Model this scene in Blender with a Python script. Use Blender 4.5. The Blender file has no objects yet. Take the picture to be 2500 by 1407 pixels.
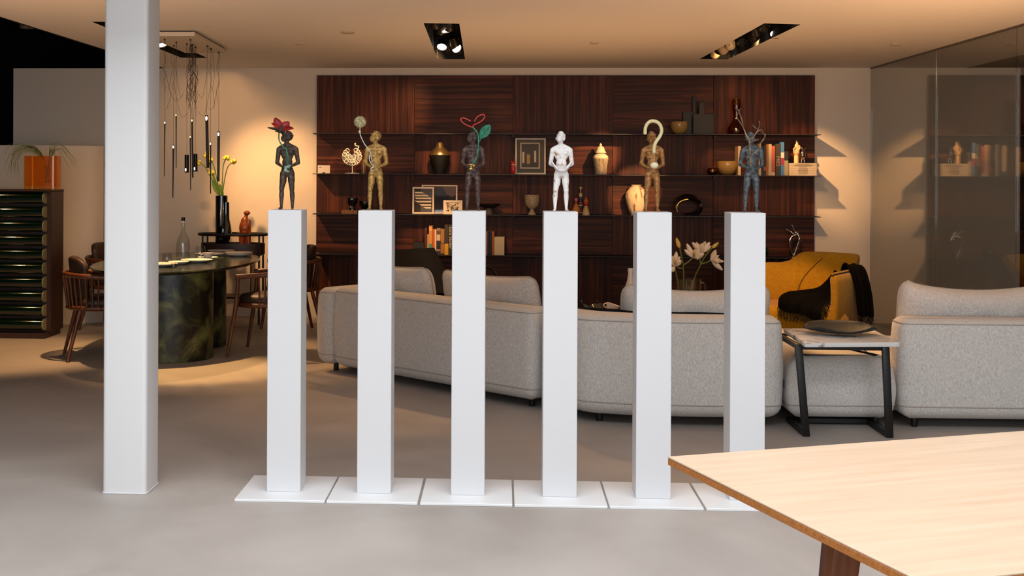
import bpy, bmesh, math, random
from mathutils import Vector, Matrix, Euler
import numpy as np
random.seed(7)
PI = math.pi
SC = bpy.context.scene
COL = SC.collection
V3 = Vector

# ------------------------------------------------------------------ camera
FPX, CX, YH = 2850.0, 1073.0, 425.0          # focal length, principal point, horizon (2500x1407 frame)
YAW, ROLL, EYE = math.atan(.0536), .0044, 1.5
cd = bpy.data.cameras.new('camera')
cam = bpy.data.objects.new('camera', cd); COL.objects.link(cam)
cd.sensor_width = 36; cd.lens = FPX / 2500 * 36
cd.shift_x = (1250 - CX) / 2500; cd.shift_y = -(703.5 - YH) / 2500
cd.clip_end = 80; cd.clip_start = .05
cam.matrix_world = (Matrix.Translation((0, 0, EYE)) @ Matrix.Rotation(YAW, 4, 'Z')
                    @ Matrix.Rotation(PI / 2, 4, 'X') @ Matrix.Rotation(ROLL, 4, 'Z'))
SC.camera = cam

# ------------------------------------------------------------------ world, daylight, exposure
SC.view_settings.view_transform = 'Standard'; SC.view_settings.look = 'None'
SC.view_settings.gamma = 1.0; SC.view_settings.use_curve_mapping = False
SC.view_settings.exposure = 0.0
w = bpy.data.worlds.new('world'); SC.world = w; w.use_nodes = True
w.node_tree.nodes['Background'].inputs[0].default_value = (.62, .75, 1, 1)
w.node_tree.nodes['Background'].inputs[1].default_value = .12
def area(name, loc, target, sx, sy, watts, col):
    l = bpy.data.lights.new(name, 'AREA'); l.shape = 'RECTANGLE'; l.size = sx; l.size_y = sy
    l.energy = watts; l.color = col
    o = bpy.data.objects.new(name, l); COL.objects.link(o); o.location = loc
    o.rotation_euler = (V3(target) - V3(loc)).to_track_quat('-Z', 'Y').to_euler()
    return o
DAY = (.96, .975, 1.0)
area('skylight_daylight', (0.4, 2.4, 4.88), (0.4, 2.4, 0), 8.0, 3.6, 465, DAY)
area('shopfront_daylight', (0.5, -3.9, 2.0), (0.5, 6, 1.2), 8.0, 3.0, 330, DAY)
try:
    SC.cycles.use_denoising = True; SC.cycles.use_adaptive_sampling = True; SC.cycles.adaptive_threshold = .05
    SC.cycles.max_bounces = 6; SC.cycles.diffuse_bounces = 3; SC.cycles.glossy_bounces = 3
    SC.cycles.transparent_max_bounces = 12; SC.cycles.transmission_bounces = 4
    SC.cycles.caustics_reflective = False; SC.cycles.caustics_refractive = False
    SC.cycles.sample_clamp_indirect = 4
except Exception:
    pass

# ------------------------------------------------------------------ placing: a pixel of the photograph at a known depth or height
ca, sa = math.cos(YAW), math.sin(YAW)
def ray(px, py):
    u, v = px - CX, py - YH
    U, V = u + v * ROLL, v - u * ROLL
    return V3((ca * U / FPX - sa, sa * U / FPX + ca, -V / FPX))
def P(px, py, Y):
    d = ray(px, py); t = Y / d.y
    return V3((d.x * t, Y, EYE + d.z * t))
def F(px, py, z=0.0):
    d = ray(px, py); t = (z - EYE) / d.z
    return V3((d.x * t, d.y * t, z))

# ------------------------------------------------------------------ helpers: shapes
class MB:
    """collects shapes into one mesh"""
    def __init__(s): s.v = []; s.f = []
    def add(s, vf, M=None):
        v, f = vf; n = len(s.v)
        s.v += [tuple(M @ V3(p)) for p in v] if M is not None else [tuple(p) for p in v]
        s.f += [tuple(i + n for i in q) for q in f]
        return s
    def build(s, name, mat, parent=None, smooth=35, loc=None, rot=None):
        return mobj(name, (s.v, s.f), mat, parent, smooth, loc, rot)
def mobj(name, vf, mat, parent=None, smooth=35, loc=None, rot=None):
    if isinstance(vf, bpy.types.Mesh): me = vf
    else:
        me = bpy.data.meshes.new(name)
        me.from_pydata([tuple(p) for p in vf[0]], [], [tuple(q) for q in vf[1]]); me.update()
        bm = bmesh.new(); bm.from_mesh(me)
        bmesh.ops.recalc_face_normals(bm, faces=bm.faces); bm.to_mesh(me); bm.free()
    if smooth:
        for p in me.polygons: p.use_smooth = True
        if smooth < 180: me.set_sharp_from_angle(angle=math.radians(smooth))
    if mat is not None and not me.materials: me.materials.append(mat)
    o = bpy.data.objects.new(name, me); COL.objects.link(o)
    if parent is not None: o.parent = parent
    if loc is not None: o.location = loc
    if rot is not None: o.rotation_euler = rot
    return o
def share(src, name, parent=None, loc=None, rot=None, scale=None):
    o = src.copy(); COL.objects.link(o); o.name = name; o.parent = parent
    if loc is not None: o.location = loc
    if rot is not None: o.rotation_euler = rot
    if scale is not None: o.scale = scale
    return o
def thing(name, label, cat, loc=(0, 0, 0), rz=0, group=None):
    o = bpy.data.objects.new(name, None); COL.objects.link(o)
    o.location = loc; o.rotation_euler = (0, 0, rz); o.empty_display_size = .05
    return tag(o, label, cat, group)
def tag(o, label=None, cat=None, group=None, kind=None):
    if label: o['label'] = label
    if cat: o['category'] = cat
    if group: o['group'] = group
    if kind: o['kind'] = kind
    return o
def box(sx, sy, sz, c=(0, 0, 0)):
    v = [(c[0] + x * sx / 2, c[1] + y * sy / 2, c[2] + z * sz / 2) for x in (-1, 1) for y in (-1, 1) for z in (-1, 1)]
    return v, [(0, 1, 3, 2), (4, 6, 7, 5), (0, 4, 5, 1), (2, 3, 7, 6), (0, 2, 6, 4), (1, 5, 7, 3)]
def bb(x0, x1, y0, y1, z0, z1):
    return box(x1 - x0, y1 - y0, z1 - z0, ((x0 + x1) / 2, (y0 + y1) / 2, (z0 + z1) / 2))
def bevelled(vf, r, seg=2):
    bm = bmesh.new()
    vs = [bm.verts.new(p) for p in vf[0]]
    for q in vf[1]: bm.faces.new([vs[i] for i in q])
    bmesh.ops.recalc_face_normals(bm, faces=bm.faces)
    bmesh.ops.bevel(bm, geom=bm.edges[:], offset=r, segments=seg, profile=.5, affect='EDGES', clamp_overlap=True)
    bm.verts.index_update()
    out = ([tuple(v.co) for v in bm.verts], [tuple(v.index for v in f.verts) for f in bm.faces])
    bm.free(); return out
def rbox(sx, sy, sz, r, c=(0, 0, 0), seg=2): return bevelled(box(sx, sy, sz, c), r, seg)
def prism(poly, z0, z1):
    n = len(poly)
    v = [(p[0], p[1], z0) for p in poly] + [(p[0], p[1], z1) for p in poly]
    return v, [tuple(range(n))[::-1], tuple(range(n, 2 * n))] + [(i, (i + 1) % n, n + (i + 1) % n, n + i) for i in range(n)]
def xprism(poly_xz, y0, y1):
    n = len(poly_xz)
    v = [(p[0], y0, p[1]) for p in poly_xz] + [(p[0], y1, p[1]) for p in poly_xz]
    return v, [tuple(range(n)), tuple(range(n, 2 * n))[::-1]] + [(i, n + i, n + (i + 1) % n, (i + 1) % n) for i in range(n)]
def soften(poly, r, seg=5):
    out = []; n = len(poly)
    for i in range(n):
        a, b, c = V3((*poly[i - 1], 0)), V3((*poly[i], 0)), V3((*poly[(i + 1) % n], 0))
        d1, d2 = (a - b), (c - b); k = min(r, d1.length * .45, d2.length * .45)
        p, q = b + d1.normalized() * k, b + d2.normalized() * k
        for j in range(seg + 1):
            t = j / seg; m = (p * (1 - t) + b * t) * (1 - t) + (b * (1 - t) + q * t) * t
            out.append((m.x, m.y))
    return out
def soft_block(poly, z0, z1, rplan, rtop, rbot, seg=5, bulge=0.0):
    """upholstered block: rounded plan, rounded top and tucked bottom edges, slightly bulging sides"""
    P0 = soften(poly, rplan, 6); n = len(P0)
    C = V3((sum(p[0] for p in P0) / n, sum(p[1] for p in P0) / n, 0))
    nor = []
    for i in range(n):
        t = V3((P0[(i + 1) % n][0] - P0[i - 1][0], P0[(i + 1) % n][1] - P0[i - 1][1], 0)).normalized()
        nor.append(V3((t.y, -t.x, 0)))
    ar = sum(P0[i][0] * P0[(i + 1) % n][1] - P0[(i + 1) % n][0] * P0[i][1] for i in range(n))
    if ar < 0: nor = [-x for x in nor]
    rings = []
    for j in range(seg + 1):
        a = PI / 2 * j / seg; rings.append((rbot * (1 - math.sin(a)), z0 + rbot * .75 * (1 - math.cos(a))))
    zb, zt = z0 + rbot * .75, z1 - rtop
    for j in range(1, 6): t = j / 6; rings.append((-bulge * math.sin(PI * t), zb + (zt - zb) * t))
    for j in range(seg + 1):
        a = PI / 2 * j / seg; rings.append((rtop * (1 - math.cos(a)), zt + rtop * math.sin(a)))
    v = []; f = []
    for inset, z in rings:
        for p, m in zip(P0, nor): v.append((p[0] - m.x * inset, p[1] - m.y * inset, z))
    for k in range(len(rings) - 1):
        for i in range(n):
            j = (i + 1) % n; f.append((k * n + i, k * n + j, (k + 1) * n + j, (k + 1) * n + i))
    f.append(tuple(range(n))[::-1]); f.append(tuple(range((len(rings) - 1) * n, len(rings) * n)))
    return v, f
def outline(poly, rplan, inset, z, r, closed=True):
    """piping that follows the outline of a soft block"""
    P0 = soften(poly, rplan, 6); n = len(P0); pts = []
    ar = sum(P0[i][0] * P0[(i + 1) % n][1] - P0[(i + 1) % n][0] * P0[i][1] for i in range(n))
    s = 1 if ar > 0 else -1
    for i in range(n):
        t = V3((P0[(i + 1) % n][0] - P0[i - 1][0], P0[(i + 1) % n][1] - P0[i - 1][1], 0)).normalized()
        pts.append(V3((P0[i][0] - s * t.y * inset, P0[i][1] + s * t.x * inset, z)))
    pts.append(pts[0].copy()); return tube(pts, r, 6)
def frames(pts):
    pts = [V3(p) for p in pts]; n = len(pts); out = []; up = None
    for i in range(n):
        t = (pts[min(i + 1, n - 1)] - pts[max(i - 1, 0)])
        t = t.normalized() if t.length > 1e-9 else V3((0, 0, 1))
        if up is None:
            up = V3((0, 0, 1)) if abs(t.z) < .9 else V3((0, 1, 0))
        a = (up - t * up.dot(t))
        if a.length < 1e-6: a = t.orthogonal()
        a.normalize(); b = t.cross(a); up = a
        out.append((pts[i], a, b))
    return out
def tube(pts, r, n=8, caps=True, flat=1.0):
    fr = frames(pts); m = len(fr); rs = r if isinstance(r, (list, tuple)) else [r] * m
    v = []; f = []
    for (p, a, b), q in zip(fr, rs):
        for k in range(n):
            t = 2 * PI * k / n; v.append(p + a * (math.cos(t) * q) + b * (math.sin(t) * q * flat))
    for i in range(m - 1):
        for k in range(n):
            j = (k + 1) % n; f.append((i * n + k, i * n + j, (i + 1) * n + j, (i + 1) * n + k))
    if caps: f.append(tuple(range(n))[::-1]); f.append(tuple(range((m - 1) * n, m * n)))
    return v, f
def rod(a, b, r0, r1=None, n=10): return tube([a, b], [r0, r0 if r1 is None else r1], n)
def smooth_path(pts, k=6):
    pts = [V3(p) for p in pts]; out = []
    for i in range(len(pts) - 1):
        p0, p1, p2, p3 = pts[max(i - 1, 0)], pts[i], pts[i + 1], pts[min(i + 2, len(pts) - 1)]
        for j in range(k):
            t = j / k
            out.append(.5 * ((2 * p1) + (p2 - p0) * t + (2 * p0 - 5 * p1 + 4 * p2 - p3) * t * t + (3 * p1 - p0 - 3 * p2 + p3) * t ** 3))
    out.append(pts[-1]); return out
def interp(vals, k=6):
    out = []
    for i in range(len(vals) - 1):
        for j in range(k): out.append(vals[i] + (vals[i + 1] - vals[i]) * j / k)
    return out + [vals[-1]]
def lathe(prof, n=28, sx=1.0, sy=1.0):
    v = []; f = []; ids = []
    for r, z in prof:
        if r < 1e-5: ids.append([len(v)]); v.append((0, 0, z))
        else:
            ids.append(list(range(len(v), len(v) + n)))
            v += [(math.cos(2 * PI * k / n) * r * sx, math.sin(2 * PI * k / n) * r * sy, z) for k in range(n)]
    for a, b in zip(ids, ids[1:]):
        for k in range(n):
            j = (k + 1) % n
            if len(a) == 1 and len(b) == 1: break
            if len(a) == 1: f.append((a[0], b[j], b[k]))
            elif len(b) == 1: f.append((a[k], a[j], b[0]))
            else: f.append((a[k], a[j], b[j], b[k]))
    return v, f
def ell(c, r, R=None, nu=16, nv=10):
    v = []; f = []
    for i in range(nv + 1):
        th = PI * i / nv
        for k in range(nu):
            ph = 2 * PI * k / nu
            p = V3((r[0] * math.sin(th) * math.cos(ph), r[1] * math.sin(th) * math.sin(ph), r[2] * math.cos(th)))
            if R is not None: p = R @ p
            v.append(p + V3(c))
    for i in range(nv):
        for k in range(nu):
            j = (k + 1) % nu; f.append((i * nu + k, i * nu + j, (i + 1) * nu + j, (i + 1) * nu + k))
    return v, f
def capsule(a, b, r0, r1, n=12):
    a, b = V3(a), V3(b); d = (b - a); L = d.length; d = d / L if L > 1e-9 else V3((0, 0, 1))
    pts = []; rs = []
    for j in range(5):
        t = PI / 2 * j / 4; pts.append(a - d * r0 * math.cos(t)); rs.append(max(r0 * math.sin(t), 1e-4))
    for j in range(5):
        t = PI / 2 * j / 4; pts.append(b + d * r1 * math.sin(t)); rs.append(max(r1 * math.cos(t), 1e-4))
    a1 = d.orthogonal().normalized(); b1 = d.cross(a1); v = []; f = []
    for p, q in zip(pts, rs):
        for k in range(n):
            t = 2 * PI * k / n; v.append(p + a1 * math.cos(t) * q + b1 * math.sin(t) * q)
    for i in range(len(pts) - 1):
        for k in range(n):
            j = (k + 1) % n; f.append((i * n + k, i * n + j, (i + 1) * n + j, (i + 1) * n + k))
    f.append(tuple(range(n))[::-1]); f.append(tuple(range((len(pts) - 1) * n, len(pts) * n)))
    return v, f
def blob(prims, voxel, smooth_it=4, name='blob'):
    """fuses overlapping shapes into one continuous surface"""
    m = MB()
    for p in prims: m.add(p)
    o = mobj(name, (m.v, m.f), None, smooth=0)
    r = o.modifiers.new('r', 'REMESH'); r.mode = 'VOXEL'; r.voxel_size = voxel
    if smooth_it:
        s = o.modifiers.new('s', 'SMOOTH'); s.factor = .5; s.iterations = smooth_it
    dg = bpy.context.evaluated_depsgraph_get()
    me = bpy.data.meshes.new_from_object(o.evaluated_get(dg))
    old = o.data; bpy.data.objects.remove(o); bpy.data.meshes.remove(old)
    me.name = name; return me
def text_mesh(body, size, depth=.0006):
    c = bpy.data.curves.new('text', 'FONT'); c.body = body; c.size = size; c.extrude = depth
    c.align_x = 'CENTER'; c.align_y = 'CENTER'; c.resolution_u = 3
    o = bpy.data.objects.new('text', c); COL.objects.link(o)
    dg = bpy.context.evaluated_depsgraph_get()
    me = bpy.data.meshes.new_from_object(o.evaluated_get(dg))
    bpy.data.objects.remove(o); return me
def sheet(rows, th):
    """thick sheet through a grid of points"""
    n, m = len(rows), len(rows[0]); rows = [[V3(p) for p in r] for r in rows]; v = []; f = []
    for s in (.5, -.5):
        for i in range(n):
            for j in range(m):
                a = rows[min(i + 1, n - 1)][j] - rows[max(i - 1, 0)][j]; b = rows[i][min(j + 1, m - 1)] - rows[i][max(j - 1, 0)]
                k = a.cross(b); k = k.normalized() if k.length > 1e-9 else V3((0, 0, 1))
                v.append(rows[i][j] + k * th * s)
    N = n * m
    for i in range(n - 1):
        for j in range(m - 1):
            q = (i * m + j, i * m + j + 1, (i + 1) * m + j + 1, (i + 1) * m + j)
            f.append(q); f.append(tuple(x + N for x in q[::-1]))
    rim = [j for j in range(m)] + [i * m + m - 1 for i in range(1, n)] + [(n - 1) * m + j for j in range(m - 2, -1, -1)] + [i * m for i in range(n - 2, 0, -1)]
    for a, b in zip(rim, rim[1:] + rim[:1]): f.append((b, a, a + N, b + N))
    return v, f
def pillow(wd, ht, th, sag=.03, ear=.03, n=18, m=14, crease=.006, seed=0):
    """cushion standing on its long edge: x width, z height (0..ht), y thickness"""
    rnd = random.Random(seed); v = []; f = []; ph = [rnd.uniform(0, 6) for _ in range(4)]
    for s in (1, -1):
        for i in range(n + 1):
            u = -1 + 2 * i / n
            for j in range(m + 1):
                t = -1 + 2 * j / m
                k = max(0, (1 - abs(u) ** 3.2) * (1 - abs(t) ** 2.6)) ** .5
                x = u * wd / 2 * (1 - .035 * (1 - t * t)); z0 = (t + 1) / 2
                z = ht * z0 - (sag * (1 - u * u) - ear * abs(u) ** 6) * max(0, t) ** 1.5
                cn = abs(u) ** 5 * max(0, t) ** 5; x -= math.copysign(.07, u) * cn; z -= .035 * cn; bc = abs(u) ** 5 * max(0, -t) ** 5; x -= math.copysign(.05, u) * bc
                y = s * th / 2 * k + crease * math.sin(7 * u + ph[0] + 3 * t) * k + crease * .7 * math.sin(13 * u - 5 * t + ph[1]) * k
                v.append((x, y, z))
    N = (n + 1) * (m + 1)
    for i in range(n):
        for j in range(m):
            q = (i * (m + 1) + j, i * (m + 1) + j + 1, (i + 1) * (m + 1) + j + 1, (i + 1) * (m + 1) + j)
            f.append(q); f.append(tuple(x + N for x in q[::-1]))
    bm = bmesh.new(); vs = [bm.verts.new(p) for p in v]
    for q in f:
        try: bm.faces.new([vs[i] for i in q])
        except ValueError: pass
    bmesh.ops.remove_doubles(bm, verts=bm.verts, dist=1e-5); bm.verts.index_update()
    out = ([tuple(x.co) for x in bm.verts], [tuple(x.index for x in q.verts) for q in bm.faces]); bm.free()
    edge = []
    for i in range(n + 1): edge.append(v[i * (m + 1) + m])
    rim = [v[j] for j in range(m + 1)] + [v[i * (m + 1) + m] for i in range(1, n + 1)] + [v[n * (m + 1) + j] for j in range(m - 1, -1, -1)]
    return out, rim

# ------------------------------------------------------------------ helpers: materials
def lin(c): return tuple((x / 12.92 if x <= .04045 else ((x + .055) / 1.055) ** 2.4) for x in c)
def hx(h): h = h.lstrip('#'); return lin(tuple(int(h[i:i + 2], 16) / 255 for i in (0, 2, 4)))
def rgba(c): return (*(hx(c) if isinstance(c, str) else c), 1)
class NT:
    def __init__(s, name):
        s.m = bpy.data.materials.new(name); s.m.use_nodes = True; s.t = s.m.node_tree; s.n = s.t.nodes
        s.b = s.n['Principled BSDF']
    def new(s, kind, **kw):
        x = s.n.new(kind)
        for k, v in kw.items():
            if hasattr(x, k): setattr(x, k, v)
            else: x.inputs[k.replace('_', ' ')].default_value = v
        return x
    def link(s, a, b): s.t.links.new(a, b)
def M(name, col, rough=.5, metal=0.0, col2=None, vscale=8, stretch=(1, 1, 1), detail=5, lo=.35, hi=.65,
      bump=0.0, bscale=200, bstretch=None, coat=0, sheen=0, spec=.5, emit=0, distort=0.0, rand=False):
    t = NT(name); b = t.b
    b.inputs['Base Color'].default_value = rgba(col); b.inputs['Roughness'].default_value = rough
    b.inputs['Metallic'].default_value = metal; b.inputs['Specular IOR Level'].default_value = spec
    b.inputs['Coat Weight'].default_value = coat; b.inputs['Coat Roughness'].default_value = .08
    if sheen: b.inputs['Sheen Weight'].default_value = sheen
    if emit: b.inputs['Emission Color'].default_value = rgba(col); b.inputs['Emission Strength'].default_value = emit
    tc = None
    def coords(st):
        nonlocal tc
        tc = tc or t.new('ShaderNodeTexCoord')
        mp = t.new('ShaderNodeMapping'); mp.inputs['Scale'].default_value = st
        t.link(tc.outputs['Object'], mp.inputs['Vector'])
        if rand:
            oi = t.new('ShaderNodeObjectInfo'); ml = t.new('ShaderNodeMath', operation='MULTIPLY'); ml.inputs[1].default_value = 37.0
            t.link(oi.outputs['Random'], ml.inputs[0]); t.link(ml.outputs[0], mp.inputs['Location'])
        return mp.outputs['Vector']
    if col2 is not None:
        nz = t.new('ShaderNodeTexNoise'); nz.inputs['Scale'].default_value = vscale; nz.inputs['Detail'].default_value = detail
        nz.inputs['Distortion'].default_value = distort
        cr = t.new('ShaderNodeValToRGB'); cr.color_ramp.elements[0].position = lo; cr.color_ramp.elements[1].position = hi
        cr.color_ramp.elements[0].color = rgba(col); cr.color_ramp.elements[1].color = rgba(col2)
        t.link(coords(stretch), nz.inputs['Vector']); t.link(nz.outputs['Fac'], cr.inputs['Fac']); t.link(cr.outputs['Color'], b.inputs['Base Color'])
    if bump:
        nb = t.new('ShaderNodeTexNoise'); nb.inputs['Scale'].default_value = bscale; nb.inputs['Detail'].default_value = 3
        bp = t.new('ShaderNodeBump'); bp.inputs['Strength'].default_value = bump; bp.inputs['Distance'].default_value = .004
        t.link(coords(bstretch or stretch), nb.inputs['Vector']); t.link(nb.outputs['Fac'], bp.inputs['Height']); t.link(bp.outputs['Normal'], b.inputs['Normal'])
    return t.m
def glassy(name, tint, ior=1.5, body=None, body_amt=0.0, gloss=1.0, rough=.02):
    """clear or tinted glass: transparent with Fresnel reflection, optional frosted body"""
    t = NT(name); t.n.remove(t.b); out = t.n['Material Output']
    fr = t.new('ShaderNodeFresnel'); ge = t.new('ShaderNodeNewGeometry')
    mr = t.new('ShaderNodeMapRange'); mr.inputs['To Min'].default_value = ior; mr.inputs['To Max'].default_value = 1 / ior   # same index on both faces of a thin wall
    t.link(ge.outputs['Backfacing'], mr.inputs['Value']); t.link(mr.outputs['Result'], fr.inputs['IOR'])
    tr = t.new('ShaderNodeBsdfTransparent'); tr.inputs['Color'].default_value = rgba(tint)
    gl = t.new('ShaderNodeBsdfGlossy'); gl.inputs['Roughness'].default_value = rough; gl.inputs['Color'].default_value = (gloss, gloss, gloss, 1)
    inner = tr.outputs[0]
    if body:
        df = t.new('ShaderNodeBsdfDiffuse'); df.inputs['Color'].default_value = rgba(body)
        tl = t.new('ShaderNodeBsdfTranslucent'); tl.inputs['Color'].default_value = rgba(body)
        a = t.new('ShaderNodeMixShader'); a.inputs[0].default_value = .5; t.link(df.outputs[0], a.inputs[1]); t.link(tl.outputs[0], a.inputs[2])
        k = t.new('ShaderNodeMixShader'); k.inputs[0].default_value = body_amt; t.link(tr.outputs[0], k.inputs[1]); t.link(a.outputs[0], k.inputs[2]); inner = k.outputs[0]
    mx = t.new('ShaderNodeMixShader'); t.link(fr.outputs[0], mx.inputs[0]); t.link(inner, mx.inputs[1]); t.link(gl.outputs[0], mx.inputs[2])
    t.link(mx.outputs[0], out.inputs['Surface']); return t.m
def glow(name, col, strength):
    t = NT(name); t.n.remove(t.b); e = t.new('ShaderNodeEmission'); e.inputs['Color'].default_value = rgba(col); e.inputs['Strength'].default_value = strength
    t.link(e.outputs[0], t.n['Material Output'].inputs['Surface']); return t.m
def veneer(name, vertical):
    t = NT(name); b = t.b; tc = t.new('ShaderNodeTexCoord'); oi = t.new('ShaderNodeObjectInfo')
    ml = t.new('ShaderNodeMath', operation='MULTIPLY'); ml.inputs[1].default_value = 53.0; t.link(oi.outputs['Random'], ml.inputs[0])
    def mp(sc):
        m = t.new('ShaderNodeMapping'); m.inputs['Scale'].default_value = sc if vertical else (sc[2], sc[1], sc[0])
        t.link(tc.outputs['Object'], m.inputs['Vector']); t.link(ml.outputs[0], m.inputs['Location']); return m.outputs[0]
    n1 = t.new('ShaderNodeTexNoise'); n1.inputs['Scale'].default_value = 1; n1.inputs['Detail'].default_value = 6; n1.inputs['Distortion'].default_value = .6
    t.link(mp((30, 1, .8)), n1.inputs['Vector'])
    n2 = t.new('ShaderNodeTexNoise'); n2.inputs['Scale'].default_value = 1; n2.inputs['Detail'].default_value = 4
    t.link(mp((130, 1, 3)), n2.inputs['Vector'])
    mx = t.new('ShaderNodeMath', operation='MULTIPLY_ADD'); mx.inputs[1].default_value = .35; t.link(n2.outputs['Fac'], mx.inputs[0]); t.link(n1.outputs['Fac'], mx.inputs[2])
    cr = t.new('ShaderNodeValToRGB'); e = cr.color_ramp.elements; e[0].position = .48; e[1].position = .86
    e[0].color = rgba('#270f06'); e[1].color = rgba('#61321a'); k = e.new(.66); k.color = rgba('#401d0d')
    t.link(mx.outputs[0], cr.inputs['Fac']); t.link(cr.outputs['Color'], b.inputs['Base Color'])
    b.inputs['Roughness'].default_value = .5; b.inputs['Specular IOR Level'].default_value = .18
    bp = t.new('ShaderNodeBump'); bp.inputs['Strength'].default_value = .15; bp.inputs['Distance'].default_value = .002
    t.link(n2.outputs['Fac'], bp.inputs['Height']); t.link(bp.outputs['Normal'], b.inputs['Normal'])
    return t.m

m_wall = M('wall_plaster', '#dccfbd', .85, bump=.05, bscale=90)
m_ceil = M('ceiling_paint', '#ece5dc', .9)
m_black = M('black_paint', '#070707', .9, spec=.2)
m_floor = M('floor_microcement', '#9d958e', .55, col2='#b4aca5', vscale=1.1, detail=8, lo=.3, hi=.7, bump=.03, bscale=14, spec=.35, distort=.8)
m_white = M('white_lacquer', '#d5d6d8', .45)
m_white_lit = M('white_lacquer_lit', '#e6e7e8', .45)  # same lacquer, lightened for the stronger light on the flat base plates
m_col = M('column_paint', '#dadada', .4, bump=.02, bscale=30)
m_dark = M('dark_metal', '#0b0a0a', .45)
m_shelf = M('shelf_metal', '#160d09', .5)
m_vV, m_vH = veneer('veneer_upright', True), veneer('veneer_across', False)
m_fab = M('sofa_fabric', '#c6c1bb', .95, col2='#e4e1dc', vscale=170, stretch=(1, 1, .4), lo=.34, hi=.66, bump=.35, bscale=260, sheen=.25, spec=.2)
m_fabp = M('sofa_piping', '#b4aba1', .9)
m_glass = glassy('clear_glass', (.93, .94, .93), 1.5)
m_pane = glassy('partition_glass', (.78, .78, .76), 1.8)

# ================================================================== THE SETTING
ZC, YW = 2.60, 12.10                    # low ceiling, back wall
XL, XG, XR = -3.55, 3.74, 4.69          # ceiling edge over the left void, glass partition, ceiling edge beyond the glass
YC = 4.70                               # where the low ceiling begins (daylit hall in front of it)
def struct(name, vf, mat, label, cat, smooth=0):
    o = mobj(name, vf, mat, None, smooth); return tag(o, label, cat, None, 'structure')
struct('floor', bb(-9, 9, -4.2, 15, -.1, 0), m_floor, 'grey brown seamless microcement floor', 'floor')
struct('wall_back', bb(-5.17, 5.23, YW, YW + .12, 0, ZC), m_wall, 'cream plaster back wall behind the wooden shelving', 'wall')
# low ceiling with three slots for the recessed spotlights
HOLES = {'L': [(-2.994, 8.367), (-2.742, 8.385), (-3.066, 11.003), (-2.816, 11.025)],
         'M': [(-.576, 8.49), (-.317, 8.53), (-.62, 11.156), (-.359, 11.158)],
         'R': [(1.888, 8.552), (2.163, 8.622), (1.863, 11.155), (2.13, 11.22)]}
xs = [XL, -3.02, -2.78, -.6, -.34, 1.88, 2.15, XR]; ys = [YC, 8.5, 11.1, YW]
gx = [[V3((x, y, 0)) for x in xs] for y in ys]
for k, (i0, i1) in {'L': (1, 2), 'M': (3, 4), 'R': (5, 6)}.items():
    h = HOLES[k]
    for (j, i), p in zip(((1, i0), (1, i1), (2, i0), (2, i1)), h): gx[j][i] = V3((*p, 0))
cv, cf = [], []
for z in (ZC, ZC + .02):
    cv += [(p.x, p.y, z) for r in gx for p in r]
nx, N0 = len(xs), len(xs) * len(ys)
for j in range(3):
    for i in range(nx - 1):
        if j == 1 and i in (1, 3, 5): continue
        q = (j * nx + i, j * nx + i + 1, (j + 1) * nx + i + 1, (j + 1) * nx + i)
        cf.append(q); cf.append(tuple(a + N0 for a in q[::-1]))
struct('ceiling', (cv, cf), m_ceil, 'low cream painted ceiling with three black light slots', 'ceiling')
struct('trim_1', bb(XL - .03, XL, YC, YW, ZC, ZC + .45), m_black, 'black edge of the ceiling above the left void', 'trim')
struct('trim_2', bb(XR, XR + .03, YC, YW, ZC, ZC + .45), m_black, 'black edge of the ceiling beyond the glass partition', 'trim')
# black voids left, right and behind
mb = MB(); mb.add(bb(-9, XL - .04, YC, 15, 3.55, 3.6)); mb.add(bb(XR + .04, 9, YC, 15, 3.55, 3.6)); mb.add(bb(XL, XR, YW, 15, 3.55, 3.6))
o = mb.build('ceiling', m_black, None, 0); tag(o, 'black painted upper ceiling of the side voids', 'ceiling', None, 'structure')
struct('wall_rear', bb(-9, 9, 13.6, 13.7, 0, 3.6), m_black, 'black wall far behind the cream wall', 'wall')
struct('wall_left', bb(-9.1, -9, -4.2, 15, 0, 5), m_black, 'black left side wall of the showroom', 'wall')
struct('wall_right', bb(9, 9.1, -4.2, 15, 0, 5), m_black, 'black right side wall of the showroom', 'wall')
# daylit hall behind the camera: bulkhead above the low ceiling, roof with a skylight, shop front
struct('wall_bulkhead', bb(-9, 9, YC - .12, YC, ZC, 5), m_white, 'white bulkhead above the edge of the low ceiling', 'wall')
mb = MB(); mb.add(bb(-9, -3.6, -4.2, YC, 5, 5.1)); mb.add(bb(4.4, 9, -4.2, YC, 5, 5.1)); mb.add(bb(-3.6, 4.4, -4.2, .6, 5, 5.1)); mb.add(bb(-3.6, 4.4, 4.2, YC, 5, 5.1))
o = mb.build('ceiling', m_white, None, 0); tag(o, 'high white ceiling of the front hall around the skylight', 'ceiling', None, 'structure')
mb = MB(); mb.add(bb(-9, -3.5, -4.2, -4.1, 0, 5)); mb.add(bb(4.5, 9, -4.2, -4.1, 0, 5)); mb.add(bb(-3.5, 4.5, -4.2, -4.1, 3.9, 5)); mb.add(bb(-3.5, 4.5, -4.2, -4.1, 0, .5))
o = mb.build('wall_front', m_white, None, 0); tag(o, 'white shop front wall behind the camera around a wide window', 'wall', None, 'structure')

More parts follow.
